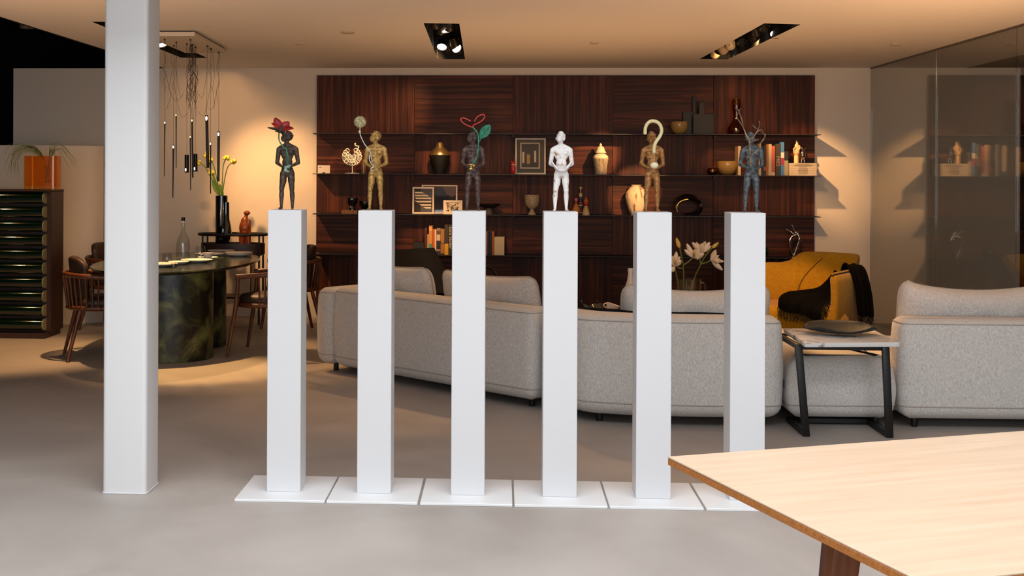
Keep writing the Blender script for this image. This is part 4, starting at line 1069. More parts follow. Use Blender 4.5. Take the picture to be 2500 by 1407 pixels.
# ================================================================== TABLEWARE ON THE MARBLE TABLE
m_por = M('white_porcelain', '#ece6df', .2, spec=.5)
ZT = .7405
def plate(px, py, r, lab, n=1):
    p = F(px, py, ZT); t = thing('plate', lab, 'plate', p, 0, 'white plates on the marble table')
    for k in range(n):
        mobj('dish', lathe([(0, .003), (.55 * r, .0), (.62 * r, .004), (r * .98, .020), (r, .024), (r * .97, .025), (.62 * r, .010), (0, .009)], 36), m_por, t, 40, (0, 0, k * .012))
def cup(px, py, r, h, lab, z=ZT):
    p = F(px, py, z); t = thing('cup', lab, 'cup', p, 0, 'white cups')
    mobj('bowl', lathe([(0, .002), (r * .6, 0), (r * .8, h * .4), (r, h), (r * .94, h), (r * .72, h * .4), (0, h * .15)], 24), m_por, t, 40)
    mobj('handle', tube([V3((-r * .85 - r * .5 * math.sin(PI * k / 10), 0, h * (.25 + .6 * k / 10))) for k in range(11)], r * .09, 6), m_por, t, 60)
plate(390, 650.5, .145, 'white plate nearest the column on the marble table')
plate(436, 645.5, .085, 'small white plate beside the glass tumbler')
plate(481, 640.5, .135, 'large white plate in the middle of the marble table front')
plate(508, 634.5, .09, 'small white saucer under the cup on the marble table')
plate(512, 625, .135, 'large white plate behind the cup on the marble table')
plate(583, 625.5, .125, 'stacked pair of white plates at the right end of the marble table', 2)
plate(540, 617.5, .13, 'white plate farthest back on the marble table')
p = F(508, 634.5, ZT); cup(507, 633, .045, .055, 'white cup on a saucer on the marble table', ZT + .012)
bp = F(447, 631, ZT); bo = thing('glass_bottle', 'clear glass bottle with a black stopper on the marble table', 'bottle', bp)
mobj('vessel', lathe([(0, .004), (.055, 0), (.060, .01), (.060, .135), (.052, .175), (.026, .225), (.0165, .255), (.0155, .335), (.0135, .335), (.0145, .255), (.024, .225), (.050, .172), (.0575, .135), (.0575, .012), (0, .010)], 28), m_glass, bo, 50)
mobj('stopper', lathe([(0, .322), (.013, .322), (.013, .335), (.0165, .335), (.0165, .366), (0, .366)], 18), M('black_stopper', '#0a0815', .4), bo, 40)
mobj('neck_band', lathe([(.0166, .318), (.0172, .318), (.0172, .332), (.0166, .332)], 18), m_por, bo, 40)
def tumbler(px, py, s, lab):
    p = F(px, py, ZT); t = thing('drinking_glass', lab, 'glass', p, 0, 'round drinking glasses')
    mobj('bowl', lathe([(0, .003), (.022 * s, 0), (.040 * s, .016 * s), (.044 * s, .034 * s), (.038 * s, .060 * s), (.034 * s, .088 * s), (.0325 * s, .088 * s), (.0365 * s, .060 * s), (.0425 * s, .034 * s), (.038 * s, .018 * s), (0, .008)], 26), m_glass, t, 50)
tumbler(408, 643, .98, 'round clear drinking glass nearest the white column')
tumbler(489, 631, 1.2, 'round clear drinking glass right of the glass bottle')
tumbler(424, 656, .55, 'tiny clear glass near the front rim of the marble table')

# ================================================================== LILIES, CUPS AND TEAPOT ON THE COFFEE TABLE
YQ = 9.05; CZ = .42
lv = P(1681, 700, YQ); gvs = thing('glass_pitcher', 'clear glass pitcher holding the lilies behind the sofa', 'vase', (lv.x, YQ, CZ))
gh = P(1681, 681, YQ).z - CZ
mobj('vessel', lathe([(0, .004), (.085, 0), (.092, .02), (.096, gh), (.092, gh), (.088, .02), (0, .012)], 28), m_glass, gvs, 50)
mobj('handle', tube(smooth_path([V3((.094, 0, gh - .03)), V3((.122, 0, gh - .04)), V3((.122, 0, gh - .13)), V3((.092, 0, gh - .16))], 5), .007, 8), m_glass, gvs, 60)
m_lily = M('lily_petal', '#f0d8ba', .6, col2='#f8e6cd', vscale=10); m_bud = M('lily_bud', '#b9a53c', .6, col2='#d9b75a', vscale=14)
m_lst = M('lily_stem', '#6d7a26', .6)
ly = thing('lilies', 'cream lilies and buds on green stems behind the sofa', 'flowers', (lv.x, YQ, CZ + .02))
def q3(px, py, dy=0.0): return P(px, py, YQ + dy) - ly.location
def stem(*pts): return mobj('stem', tube(smooth_path([q3(*p) for p in pts], 5), .0052, 6), m_lst, ly, 60)
stem((1674, 755), (1670, 700), (1668, 650), (1659, 604)); stem((1668, 655), (1658, 655), (1650, 648)); stem((1668, 648), (1680, 640), (1691, 630))
stem((1680, 755), (1692, 690), (1711, 645), (1722, 625), (1740, 603)); stem((1711, 645), (1725, 641), (1736, 636)); stem((1711, 645), (1708, 632), (1712, 618)); stem((1662, 755), (1655, 690), (1647, 655), (1640, 640))
def bud(a, b, r):
    a, b = q3(*a), q3(*b); L_ = (b - a)
    mobj('bud', tube([a.lerp(b, k / 8) for k in range(9)], [r * mpq * w_ for w_ in (.25, .7, .95, 1, .95, .85, .7, .45, .1)], 10), m_bud, ly, 60)
mpq = YQ / FPX
bud((1659, 606), (1651, 580), 5.2); bud((1738, 606), (1755, 592), 4.6)
def bloom(base, heads, name):
    f0 = bpy.data.objects.new('bloom', None); COL.objects.link(f0); f0.parent = ly; b = q3(*base)
    for hx2, hy2, dy, w_, curl in heads:
        tpp = q3(hx2, hy2, dy); mobj('petal', leaf_sheet(b, tpp, w_ * mpq, (tpp - b).cross(V3((.3, 1, .2))).cross(tpp - b), .012, .003, 10, 6, curl), m_lily, f0, 60)
    c = sum((q3(h[0], h[1], h[2]) for h in heads), V3()) / len(heads)
    for k in range(4): mobj('stamen', rod(b, b.lerp(c, 1.05) + V3((.012 * math.cos(k * 1.6), -.02, .012 * math.sin(k * 1.6))), .002, .002, 5), m_bud, f0)
bloom((1712, 618), [(1690, 591, -.04, 6, -.02), (1700, 592, .05, 5, -.01), (1713, 597, -.06, 7, 0), (1722, 590, .03, 7, -.01), (1732, 594, -.03, 6, .02), (1737, 603, -.02, 4, .03)], 'a')
bloom((1693, 630), [(1677, 602, -.04, 6, .03), (1674, 616, -.05, 5, .02), (1697, 607, .03, 7, 0), (1704, 613, -.06, 8, .01), (1713, 624, -.07, 7, .02), (1700, 632, -.08, 6, .01)], 'b')
bloom((1736, 636), [(1748, 610, -.02, 6, -.02), (1756, 624, .05, 6, 0), (1765, 641, -.03, 5, .02), (1760, 660, -.05, 6, .02), (1752, 640, -.07, 7, 0), (1757, 632, .03, 6, 0)], 'c')
bloom((1648, 650), [(1650, 618, -.03, 6, .02), (1657, 632, -.05, 5, .02), (1660, 640, -.06, 6, .01), (1640, 625, .03, 6, 0), (1641, 660, -.04, 6, .01), (1635, 640, -.05, 6, 0)], 'd')
def ct_cup(px, z, lab, tilt, r=.052, h=.055):
    p = P(px, 750, 8.85); t = thing('cup', lab, 'cup', (p.x, 8.85, z), 0, 'white cups')
    bw_ = mobj('bowl', lathe([(0, .002), (r * .6, 0), (r * .85, h * .4), (r, h), (r * .95, h), (r * .78, h * .4), (0, h * .15)], 24), m_por, t, 40, None, (0, tilt, 0))
    mobj('handle', tube([V3((-r * .85 - r * .45 * math.sin(PI * k / 10), 0, h * (.2 + .7 * k / 10))) for k in range(11)], r * .1, 6), m_por, bw_, 60)
ct_cup(1493, CZ, 'upright white cup in a pair behind the sofa', 0, .055, .050)
ct_cup(1492, CZ + .052, 'tilted white cup on top of another behind the sofa', .30, .052, .055)
tpz = P(1458, 750, 8.95); tp_ = thing('teapot', 'small dark glossy teapot behind the middle of the sofa', 'teapot', (tpz.x, 8.95, CZ))
mobj('body', lathe([(0, 0), (.05, 0), (.078, .03), (.08, .055), (.06, .085), (.03, .10), (0, .104)], 26), m_bgl, tp_, 50)
mobj('spout', tube(smooth_path([V3((-.06, 0, .05)), V3((-.10, 0, .085)), V3((-.125, 0, .125))], 5), [.018] * 5 + [.012] * 5 + [.009], 8), m_bgl, tp_, 60)
mobj('lid_knob', ell((0, 0, .112), (.012, .012, .010)), m_bgl, tp_, 180)
for px, lb in ((1432, 'dark tea bowl left of the teapot behind the sofa'), (1445, 'dark tea bowl next to the teapot spout behind the sofa')):
    p = P(px, 750, 8.80 if px == 1432 else 9.2); o = mobj('tea_bowl', lathe([(0, 0), (.025, 0), (.045, .03), (.05, .055), (.046, .055), (.04, .03), (0, .012)], 22), m_bgl, None, 50, (p.x, p.y, CZ)); tag(o, lb, 'bowl')
wb = P(1539, 690, 9.25); o = mobj('white_bottle', lathe([(0, 0), (.05, 0), (.06, .05), (.055, .16), (.026, .25), (.018, .30), (.022, .335), (.020, .345), (0, .345)], 24), m_por, None, 50, (wb.x, 9.25, CZ)); tag(o, 'slender white ceramic bottle neck rising behind the sofa cushion', 'bottle')

# ================================================================== THINGS ON THE SHELVES
def shelf_thing(name, lab, cat, px, k, dy=.12, group=None, rz=0): return thing(name, lab, cat, on(px, k, dy), rz, group)
def turned(name, lab, cat, px, k, prof, mat, dy=.12, group=None, n=28, sx=1, sy=1, smooth=45):
    """profile in pixels of the photograph at the shelf: (radius, height)"""
    o = mobj(name, lathe([(r * MPX, z * MPX) for r, z in prof], n, sx, sy), mat, None, smooth, on(px, k, dy)); return tag(o, lab, cat, group)
m_ochre = glassy('ochre_glass', (.75, .52, .12), 1.45, (.85, .62, .22), .55)
m_ochin = M('ochre_enamel', '#b98a10', .4)
def bowl_glass(px, k, r, h, lab, dy=.12):
    t = shelf_thing('glass_bowl', lab, 'bowl', px, k, dy, 'round amber glass bowls')
    p = [(0, 1), (r * .35, 0), (r * .72, h * .18), (r * .95, h * .5), (r, h * .72), (r * .95, h), (r * .90, h), (r * .92, h * .72), (r * .86, h * .5), (r * .62, h * .22), (0, h * .12)]
    mobj('bowl', lathe([(a * MPX, b * MPX) for a, b in p], 32), m_ochre, t, 50)
    mobj('inner_disc', lathe([(0, h * .98 * MPX), (r * .52 * MPX, h * .94 * MPX), (r * .50 * MPX, h * .5 * MPX), (0, h * .4 * MPX)], 24), m_ochin, t, 50)
# top shelf
bowl_glass(1657.5, 1, 20.5, 30, 'smaller amber glass bowl on the top shelf beside the dark boards', .09)
m_slate = M('slate', '#141413', .6, col2='#0d0e0d', vscale=14)
def board(px, w_, h_, nw, nh, lab, dy, off):
    t = on(px, 1, dy); a, b = w_ / 2 * MPX, h_ * MPX; n1 = nw / 2 * MPX; H_ = (h_ + nh) * MPX; o1 = off * MPX
    poly = [(-a, 0), (a, 0), (a, b), (o1 + n1, b), (o1 + n1, H_), (o1 - n1, H_), (o1 - n1, b), (-a, b)]
    o = mobj('serving_board', bevelled(xprism(poly, -.008, .008), .003, 1), m_slate, None, 30, t, (-.05, 0, 0)); tag(o, lab, 'board', 'dark serving boards on the top shelf')
board(1683, 32, 56, 8, 39, 'dark serving board with a tall narrow handle on the top shelf', .195, 11)
board(1717, 50, 50, 14, 28, 'larger dark square serving board in front on the top shelf', .12, -4)
turned('glass_decanter', 'amber glass decanter with long neck on the top shelf', 'decanter', 1797, 1, [(0, 2), (20, 0), (23, 8), (20, 18), (10, 32), (7, 44), (10, 60), (11, 78), (9, 86), (8, 86), (9.5, 76), (8.5, 60), (5.5, 44), (8.5, 32), (18, 18), (21, 8), (0, 4)], glassy('amber_clear', (.80, .52, .22), 1.5))
# second shelf
cdt = shelf_thing('info_card', 'small white information card at the left end of the second shelf', 'card', 790.5, 2, .05)
mobj('card', bb(-15 * MPX, 15 * MPX, -.001, .001, .002, 20 * MPX), M('card_white', '#cfc6ba', .7), cdt, 0, None, (-.06, 0, 0))
mobj('text_line', bb(-12 * MPX, -6 * MPX, -.0018, -.001, 15 * MPX, 16 * MPX), M('print_grey', '#6d655c', .8), cdt, 0)
mobj('clip', bb(-3 * MPX, 3 * MPX, -.006, .006, 0, 3 * MPX), m_dark, cdt, 0)
ns = shelf_thing('coil_sculpture', 'white looping coil sculpture on a stand on the second shelf', 'sculpture', 860, 2)
m_coil = M('white_coil', '#f0e6d8', .4)
def nc(px, py, dy=0.0): q = P(px, py, YS + .12 + dy) - ns.location; return q
rg = random.Random(9); hor = []
for k in range(15):
    a = math.radians(118 + 300 * k / 14); hor.append((860 + 17 * math.cos(a), 381 - 15 * math.sin(a)))
mc = MB()
for ring in range(3):
    rr = (19, 12, 6)[ring]
    for k in range((16, 11, 7)[ring]):
        a = math.radians(125 + 295 * k / (15, 10, 6)[ring]); cx_, cy_ = 859 + rr * math.cos(a), 382 - rr * .92 * math.sin(a)
        if ring and (math.sin(a) > .55): continue
        c = nc(cx_, cy_, rg.uniform(-.03, .03)); tl = rg.uniform(-.5, .5)
        mc.add(tube([c + V3((math.cos(2 * PI * i / 14) * .0195, math.sin(2 * PI * i / 14) * .0195 * math.sin(tl), math.sin(2 * PI * i / 14) * .0195)) for i in range(15)], .0052, 6))
mc.add(tube(smooth_path([nc(872, 366), nc(876, 358), nc(869, 356), nc(866, 351), nc(869, 350)], 5), .006, 6))
mc.build('coil', m_coil, ns, 60)
mobj('stand', rod((0, 0, 0), (0, 0, 22 * MPX), .004), m_wire, ns); mobj('foot', lathe([(0, 0), (18 * MPX, 0), (18 * MPX, 1.5 * MPX), (0, 2 * MPX)], 28), m_wire, ns, 40)
turned('brown_tumbler', 'small brown ribbed glass beside the coil sculpture', 'glass', 888, 2, [(0, 1), (7, 0), (7, 34), (6, 34), (6, 2), (0, 2)], glassy('brown_glass', (.55, .33, .18), 1.5, (.6, .35, .18), .25), .14)
jt = shelf_thing('cone_jar', 'black jar with a shiny brass cone lid on the second shelf', 'jar', 1073.5, 2)
S_ = MPX
mobj('jar', lathe([(0, 0), (14 * S_, 0), (22 * S_, 24 * S_), (26 * S_, 46 * S_), (0, 46 * S_)], 32), M('matte_black_jar', '#120e0b', .55), jt, 40)
mobj('lid', lathe([(26.5 * S_, 46 * S_), (26.5 * S_, 47.5 * S_), (18 * S_, 58 * S_), (10 * S_, 66 * S_), (8 * S_, 74 * S_), (5 * S_, 77.5 * S_), (0, 77.5 * S_)], 32), M('brass_lid', '#b59a6a', .28, metal=.85), jt, 40)
rc = shelf_thing('red_cat', 'small red cat figurine beside the framed picture', 'figurine', 1253, 2, .06)
m_rc = M('red_lacquer', '#b8281c', .35)
mobj('body', blob([ell((0, 0, 14 * S_), (6.2 * S_, 5 * S_, 12 * S_)), ell((0, 0, 27 * S_), (5.5 * S_, 4.6 * S_, 5 * S_)), capsule((-4 * S_, 0, 30 * S_), (-4.6 * S_, 0, 34 * S_), 1.6 * S_, .7 * S_), capsule((4 * S_, 0, 30 * S_), (4.6 * S_, 0, 34 * S_), 1.6 * S_, .7 * S_), capsule((-3 * S_, 0, 8 * S_), (-3.2 * S_, 0, 2 * S_), 2 * S_, 2 * S_), capsule((3 * S_, 0, 8 * S_), (3.2 * S_, 0, 2 * S_), 2 * S_, 2 * S_)], .0028, 2), m_rc, rc, 180)
mobj('collar', lathe([(5.0 * S_, 22.5 * S_), (5.6 * S_, 23.5 * S_), (5.0 * S_, 24.5 * S_)], 18), m_por, rc, 60)
m_fw = M('frame_cream', '#d8c8b2', .5); m_mat_ = M('passepartout_dark', '#3a3630', .8)
def frame(px, k, w_, h_, lab, dy, border, fill, lean=-.09, rz=0.0):
    t = shelf_thing('picture_frame', lab, 'picture', px, k, dy, 'framed pictures on the shelves', rz)
    W_, H_, B_ = w_ * MPX, h_ * MPX, border * MPX
    g = bpy.data.objects.new('frame', None); COL.objects.link(g); g.parent = t; g.rotation_euler = (lean, 0, 0)
    for nm, x0, x1, z0, z1 in (('frame_bar', -W_ / 2, W_ / 2, 0, B_), ('frame_bar', -W_ / 2, W_ / 2, H_ - B_, H_), ('frame_bar', -W_ / 2, -W_ / 2 + B_, B_, H_ - B_), ('frame_bar', W_ / 2 - B_, W_ / 2, B_, H_ - B_)):
        mobj(nm, bb(x0, x1, -.012, .008, z0, z1), m_fw, g, 0)
    if fill is not None: mobj('print', bb(-W_ / 2 + B_, W_ / 2 - B_, 0, .004, B_, H_ - B_), fill, g, 0)
    def bar(x0, x1, z0, z1, mat, y=-.002): return mobj('print_shape', bb(x0 * MPX - W_ / 2, x1 * MPX - W_ / 2, y, .0005, z0 * MPX, z1 * MPX), mat, g, 0)
    def poly(ps, mat, y=-.002): return mobj('print_shape', xprism([(a * MPX - W_ / 2, b * MPX) for a, b in ps], y, .0005), mat, g, 0)
    return t, g, bar, poly
m_pgrey = M('print_grey_blue', '#4a4a52', .7); m_pcr = M('print_cream', '#dcc9ac', .7); m_pdk = M('print_dark', '#15120f', .7); m_pbl = M('print_night_blue', '#1c2033', .7)
t, g, bar, poly = frame(1295, 2, 74, 89, 'tall cream framed night skyline picture on the second shelf', .165, 3.5, m_mat_)
bar(12, 60, 14, 78, m_pcr, -.001); bar(15, 57, 17, 75, m_pbl, -.003)
for a, b, c, d, m in ((17, 22, 28, 55, m_pcr), (23, 28, 22, 44, m_pdk), (28, 36, 24, 49, M('print_gold', '#b08a4a', .7)), (38, 44, 24, 40, m_pdk), (46, 51, 30, 58, m_pcr), (22, 56, 17, 26, m_pdk)): bar(a, b, c, d, m, -.005)
pg = mobj('glass', bb(-.5 * 74 * MPX + .01, .5 * 74 * MPX - .01, -.0085, -.0075, .012, 89 * MPX - .012), m_glass, g, 0)
m_gj = M('speckled_stoneware', '#6b5f50', .8, col2='#a59680', vscale=50, stretch=(1, 1, .3), bump=.5, bscale=90); m_gw = M('cream_stoneware', '#cdbda4', .6)
gj = shelf_thing('ginger_jar', 'lidded ginger jar with cream top and speckled body', 'jar', 1466, 2)
mobj('body', lathe([(0, 0), (14.5 * S_, 0), (15 * S_, 3 * S_), (15.5 * S_, 16 * S_), (18 * S_, 32 * S_), (19 * S_, 40 * S_), (17 * S_, 46 * S_), (11 * S_, 50 * S_), (0, 50 * S_)], 32), m_gj, gj, 60)
mobj('shoulder', lathe([(19.1 * S_, 39 * S_), (18 * S_, 45 * S_), (13 * S_, 49.5 * S_), (10 * S_, 50.5 * S_), (9 * S_, 53 * S_), (0, 53 * S_)], 32), m_gw, gj, 60)
mobj('lid', lathe([(0, 52 * S_), (14 * S_, 53 * S_), (12 * S_, 56 * S_), (9.5 * S_, 62 * S_), (8 * S_, 67 * S_), (3.5 * S_, 69 * S_), (2.5 * S_, 70.5 * S_), (3.6 * S_, 72.5 * S_), (1.8 * S_, 75 * S_), (0, 77.5 * S_)], 32), m_gw, gj, 60)
turned('copper_bowl', 'small shiny copper bowl on the second shelf', 'bowl', 1739, 2, [(0, .5), (6, 0), (11, 4), (13, 9), (12, 14), (9, 17), (8, 16.5), (11, 13), (11.5, 9), (9, 4), (0, 2)], M('copper', '#8a5a3a', .15, metal=1.0), .10)
bowl_glass(1775, 2, 24.5, 34, 'larger glowing amber glass bowl on the second shelf', .11)
# books
def book(px0, px1, h_, k, col, lab, dy=.05, tone2=None, text=None, tcol='#d8cdb4', tsize=5.5, bands=(), depth=.17, grp='books standing on the second shelf', lean=0.0):
    w_ = (px1 - px0) * MPX; H_ = h_ * MPX
    t = thing('book', lab, 'book', on((px0 + px1) / 2, k, dy), 0, grp)
    mt = M('book_cloth', col, .6); g = w_ * .12
    cov = MB(); cov.add(bb(-w_ / 2, -w_ / 2 + .0025, 0, depth, 0, H_)); cov.add(bb(w_ / 2 - .0025, w_ / 2, 0, depth, 0, H_)); cov.add(bevelled(bb(-w_ / 2, w_ / 2, -.003, .002, 0, H_), .001, 1))
    c = cov.build('cover', mt, t, 30, None, (0, lean, 0))
    mobj('pages', bb(-w_ / 2 + .0025, w_ / 2 - .0025, .003, depth - .004, .003, H_ - .004), M('paper', '#cdbd9f', .9), t, 0, None, (0, lean, 0))
    for z0, z1, bc_ in bands: mobj('spine_band', bb(-w_ / 2 + .0004, w_ / 2 - .0004, -.0038, -.002, z0 * MPX, z1 * MPX), M('spine_print', bc_, .6), c, 0)
    if text:
        tm = text_mesh(text, tsize * MPX * 1.35); tm.materials.append(M('spine_lettering', tcol, .6))
        mobj('lettering', tm, None, c, 0, (0, -.0042, H_ * (.56 if len(text) > 6 else .45)), Euler((PI / 2, PI / 2, 0)))
    return t
B2 = [(1802, 1808.5, 70, '#c9ac86', 'pale beige book left of the blue grey statuette', ()), (1832, 1843, 74, '#b59c7c', 'beige book just behind the blue grey statuette', ((0, 12, '#3a3428'),)), (1843.5, 1851.5, 70, '#1a1512', 'black book right of the blue grey statuette', ()),
      (1852, 1858, 76, '#b3a184', 'narrow pale book with the highest spine by the statuette', ()), (1858.5, 1864, 70, '#1b1613', 'thin black book with small pale title', ((40, 58, '#7a6a52'),)), (1864.5, 1870, 72, '#2a1d17', 'thin dark brown book with a pink foot', ((12, 20, '#a04a4a'),)),
      (1870.5, 1875.5, 74, '#9a6230', 'thin orange brown book among the shelf books', ()), (1876, 1883.5, 75, '#c7ab84', 'cream spined book beside the coral one', ()), (1884, 1891.5, 71, '#b5523c', 'coral red book with a pale foot', ((0, 8, '#c9b294'),)),
      (1906, 1914, 80, '#3f6f9e', 'blue book with white and crimson bands', ((42, 55, '#c9c2b4'), (25, 42, '#8c2a4a'))), (1914.5, 1924, 58, '#8f8468', 'grey beige book with a dark upper half', ((58 - 22, 58, '#1b1b1c'),))]
for a, b, h_, c_, lb, bd in B2: book(a, b, h_, 2, c_, lb, bands=bd)
book(1893, 1905, 76, 2, '#332c22', 'dark olive book lettered MIES', text='MIES', tcol='#9a8456', tsize=9)
ms = thing('magazine_stack', 'pile of grey printed magazines lying under the wooden hand', 'magazines', on(1955.5, 2, .10))
for k in range(5): mobj('magazine', bb(-32.5 * MPX + rg.uniform(0, .003), 32.5 * MPX - rg.uniform(0, .003), -.08, .11, (k * 6) * MPX, (k * 6 + 5.7) * MPX), M('magazine_paper', '#b3a48e', .8), ms, 0)
for k in range(11):
    z = 3 + k * 2.4; w1 = (10, 11, 12, 12, 12, 11, 10, 9, 20, 21, 15)[k] if k < 11 else 8
    mobj('printed_line', bb(-w1 * MPX, w1 * MPX, -.0812, -.079, z * MPX, (z + .9) * MPX), M('print_ink', '#5d5348', .8), ms, 0)
m_hw = M('pale_wood', '#e0b787', .45)
wh = shelf_thing('wooden_hand', 'pale wooden artist hand standing on the magazine pile', 'sculpture', 1944, 2, .09); wh.location.z += 30 * MPX
s = MPX
mobj('wrist', lathe([(0, 0), (5.5 * s, 0), (5.5 * s, 16 * s), (4.5 * s, 19 * s), (0, 19 * s)], 20), m_hw, wh, 50)
pr = [ell((0, 0, 27 * s), (8 * s, 5 * s, 9 * s))]
for x, z1, x1 in ((-3, 44, -2.2), (0.2, 54, .5), (3.2, 49, 2.6)): pr += [capsule((x * s, 0, 33 * s), ((x + x1) / 2 * s, -1 * s, (33 + z1) / 2 * s), 2.3 * s, 2.0 * s), capsule(((x + x1) / 2 * s, -1 * s, (33 + z1) / 2 * s), (x1 * s, 0, z1 * s), 2.0 * s, 1.4 * s)]
pr += [capsule((5.5 * s, 0, 31 * s), (8.5 * s, -1 * s, 38 * s), 2.2 * s, 2 * s), capsule((8.5 * s, -1 * s, 38 * s), (6 * s, -3 * s, 42 * s), 1.9 * s, 1.5 * s), capsule((-5 * s, -2 * s, 25 * s), (-7.5 * s, -5 * s, 33 * s), 2.6 * s, 2 * s), capsule((-7.5 * s, -5 * s, 33 * s), (-5 * s, -6 * s, 37 * s), 2 * s, 1.5 * s)]
mobj('hand', blob(pr, .0032, 2), m_hw, wh, 180)
m_sil = M('polished_silver', '#b8ada0', .12, metal=1.0)
sb_ = shelf_thing('silver_bird', 'small shiny silver owl figure on the magazine pile', 'figurine', 1960, 2, .09); sb_.location.z += 30 * MPX
mobj('body', blob([ell((0, 0, 20 * s), (6.5 * s, 5 * s, 11 * s)), ell((0, 0, 35 * s), (6 * s, 5 * s, 5 * s)), capsule((-2.5 * s, 0, 11 * s), (-3.5 * s, 0, 1.5 * s), 1.2 * s, 1.2 * s), capsule((2.5 * s, 0, 11 * s), (3.5 * s, 0, 1.5 * s), 1.2 * s, 1.2 * s)], .0028, 2), m_sil, sb_, 180)
mobj('mask', ell((0, -4.3 * s, 35 * s), (4 * s, 1.2 * s, 1.6 * s)), m_dark, sb_, 180); mobj('keyhole', ell((0, -5 * s, 20 * s), (1.2 * s, .6 * s, 2.6 * s)), m_dark, sb_, 180)
# third shelf
yb = shelf_thing('yellow_book', 'flat mustard book lying under the black bowls', 'book', 856, 3, .10)
mobj('cover', bb(-19 * MPX, 19 * MPX, -.09, .09, 0, 8.6 * MPX), M('mustard_cover', '#8a5a24', .6), yb, 0)
mobj('spine_mark', bb(-15 * MPX, -11 * MPX, -.0912, -.0895, 3 * MPX, 6 * MPX), m_oakl, yb, 0)
tm = text_mesh('Pa', 5 * MPX); tm.materials.append(m_pdk); mobj('lettering', tm, None, yb, 0, (9 * MPX, -.0915, 4.3 * MPX), (PI / 2, 0, 0))
for px, lb, dy in ((860, 'black footed bowl on the mustard book', .07), (891, 'black footed bowl half hidden behind the golden statuette', .14)):
    o = turned('black_bowl', lb, 'bowl', px, 3, [(0, 0), (9, 0), (9, 5), (7, 9), (13, 20), (15, 27), (14, 30), (13, 27), (9, 18), (0, 12)], m_bgl, dy, 'black footed bowls on the third shelf')
    if px == 860: o.location.z += 8.7 * MPX
m_fz = glassy('picture_glass', (.85, .82, .78), 1.5)
t, g, bar, poly = frame(1073, 3, 88, 71, 'widest cream picture frame standing behind two smaller ones', .195, 3.5, None)
bar(30, 60, 5, 52, m_pdk, -.001); mobj('glass', bb(-40 * MPX, 40 * MPX, -.004, -.003, .012, 66 * MPX), m_fz, g, 0)
poly([(60, 50), (75, 40), (84, 48), (84, 67), (52, 67)], M('print_tan', '#7c5a3c', .7)); poly([(62, 20), (74, 12), (84, 20), (84, 46), (76, 40), (66, 44)], m_pdk, -.004)
t, g, bar, poly = frame(1033.5, 3, 53, 66, 'cream framed picture of a striped staircase', .125, 4, m_pdk)
poly([(20, 62), (49, 62), (49, 30), (42, 34), (22, 50)], m_pgrey)
for k, (x0, x1, z, sk) in enumerate(((6, 22, 50, 8), (6, 34, 43, 8), (6, 46, 36, 2), (9, 46, 28, 0), (20, 46, 20, 0), (30, 46, 13, 0))): poly([(x0, z + 4), (x0 + (0 if k < 3 else 6), z), (x1 + sk, z), (x1, z + 4)] if k < 2 else [(x0 - (0 if k < 3 else 4), z + 4), (x0 + 3, z), (x1, z), (x1, z + 4)], m_pcr, -.004)
poly([(20, 5), (49, 5), (49, 12), (30, 16), (20, 22)], m_pgrey, -.003)
t, g, bar, poly = frame(1106, 3, 46, 34, 'small landscape framed leaf print in front on the third shelf', .055, 5, m_pcr)
for k in range(40):
    x, z, a = rg.uniform(9, 36), rg.uniform(8, 26), rg.uniform(0, PI); c_, s_ = math.cos(a), math.sin(a)
    poly([(x + c_ * 4, z + s_ * 3), (x - s_ * 1.1, z + c_ * .9), (x - c_ * 4, z - s_ * 3), (x + s_ * 1.1, z - c_ * .9)], m_pdk, -.003 - .0001 * k)
bt_ = shelf_thing('black_tray', 'long shallow black bowl on a low foot on the third shelf', 'bowl', 1194, 3)
mobj('bowl', lathe([(0, 17 * S_), (10 * S_, 16 * S_), (22 * S_, 19 * S_), (29 * S_, 26 * S_), (27 * S_, 26 * S_), (20 * S_, 21 * S_), (0, 19 * S_)], 36, 1, .6), M('charred_wood', '#0d0a08', .6), bt_, 50)
mobj('foot', lathe([(0, 0), (16 * S_, 0), (12 * S_, 8 * S_), (9 * S_, 17 * S_), (0, 17 * S_)], 28, 1, .6), M('charred_foot', '#0d0a08', .6), bt_, 50)
turned('textured_goblet', 'cream textured goblet vase on the third shelf', 'vase', 1299, 3, [(0, 0), (10, 0), (10, 2), (6, 7), (4.5, 12), (9, 16), (15, 21), (17.5, 30), (18.5, 48), (17, 48), (16, 30), (12, 22), (0, 18)], M('cream_linen_stoneware', '#b5a384', .8, col2='#8f7d60', vscale=60, bump=.7, bscale=110))
def doll(px, lab, parts, dy):
    t = shelf_thing('painted_doll', lab, 'figurine', px, 3, dy, 'painted wooden dolls')
    for nm, prof, mt in parts: mobj(nm, lathe([(r * S_, z * S_) for r, z in prof], 24), mt, t, 45)
    return t
m_or = M('doll_orange', '#c5842f', .5, col2='#b5541f', vscale=22); m_pk = M('doll_pink', '#c05a5c', .5); m_dch = M('doll_checker_dark', '#1d1a1c', .5); m_dcr = M('doll_cream', '#d3b27a', .5); m_drd = M('doll_red', '#b5401f', .5); m_dbl = M('doll_blue', '#2a3f66', .5)
d1 = doll(1407, 'orange pear shaped painted doll with a pink ball head', [('body', [(0, 0), (7, 0), (9.5, 8), (9.5, 14), (6, 23), (2, 29), (1, 33), (0, 33)], m_or), ('head', [(0, 32), (3.5, 33), (5.2, 37), (4, 41), (0, 42)], m_pk)], .06)
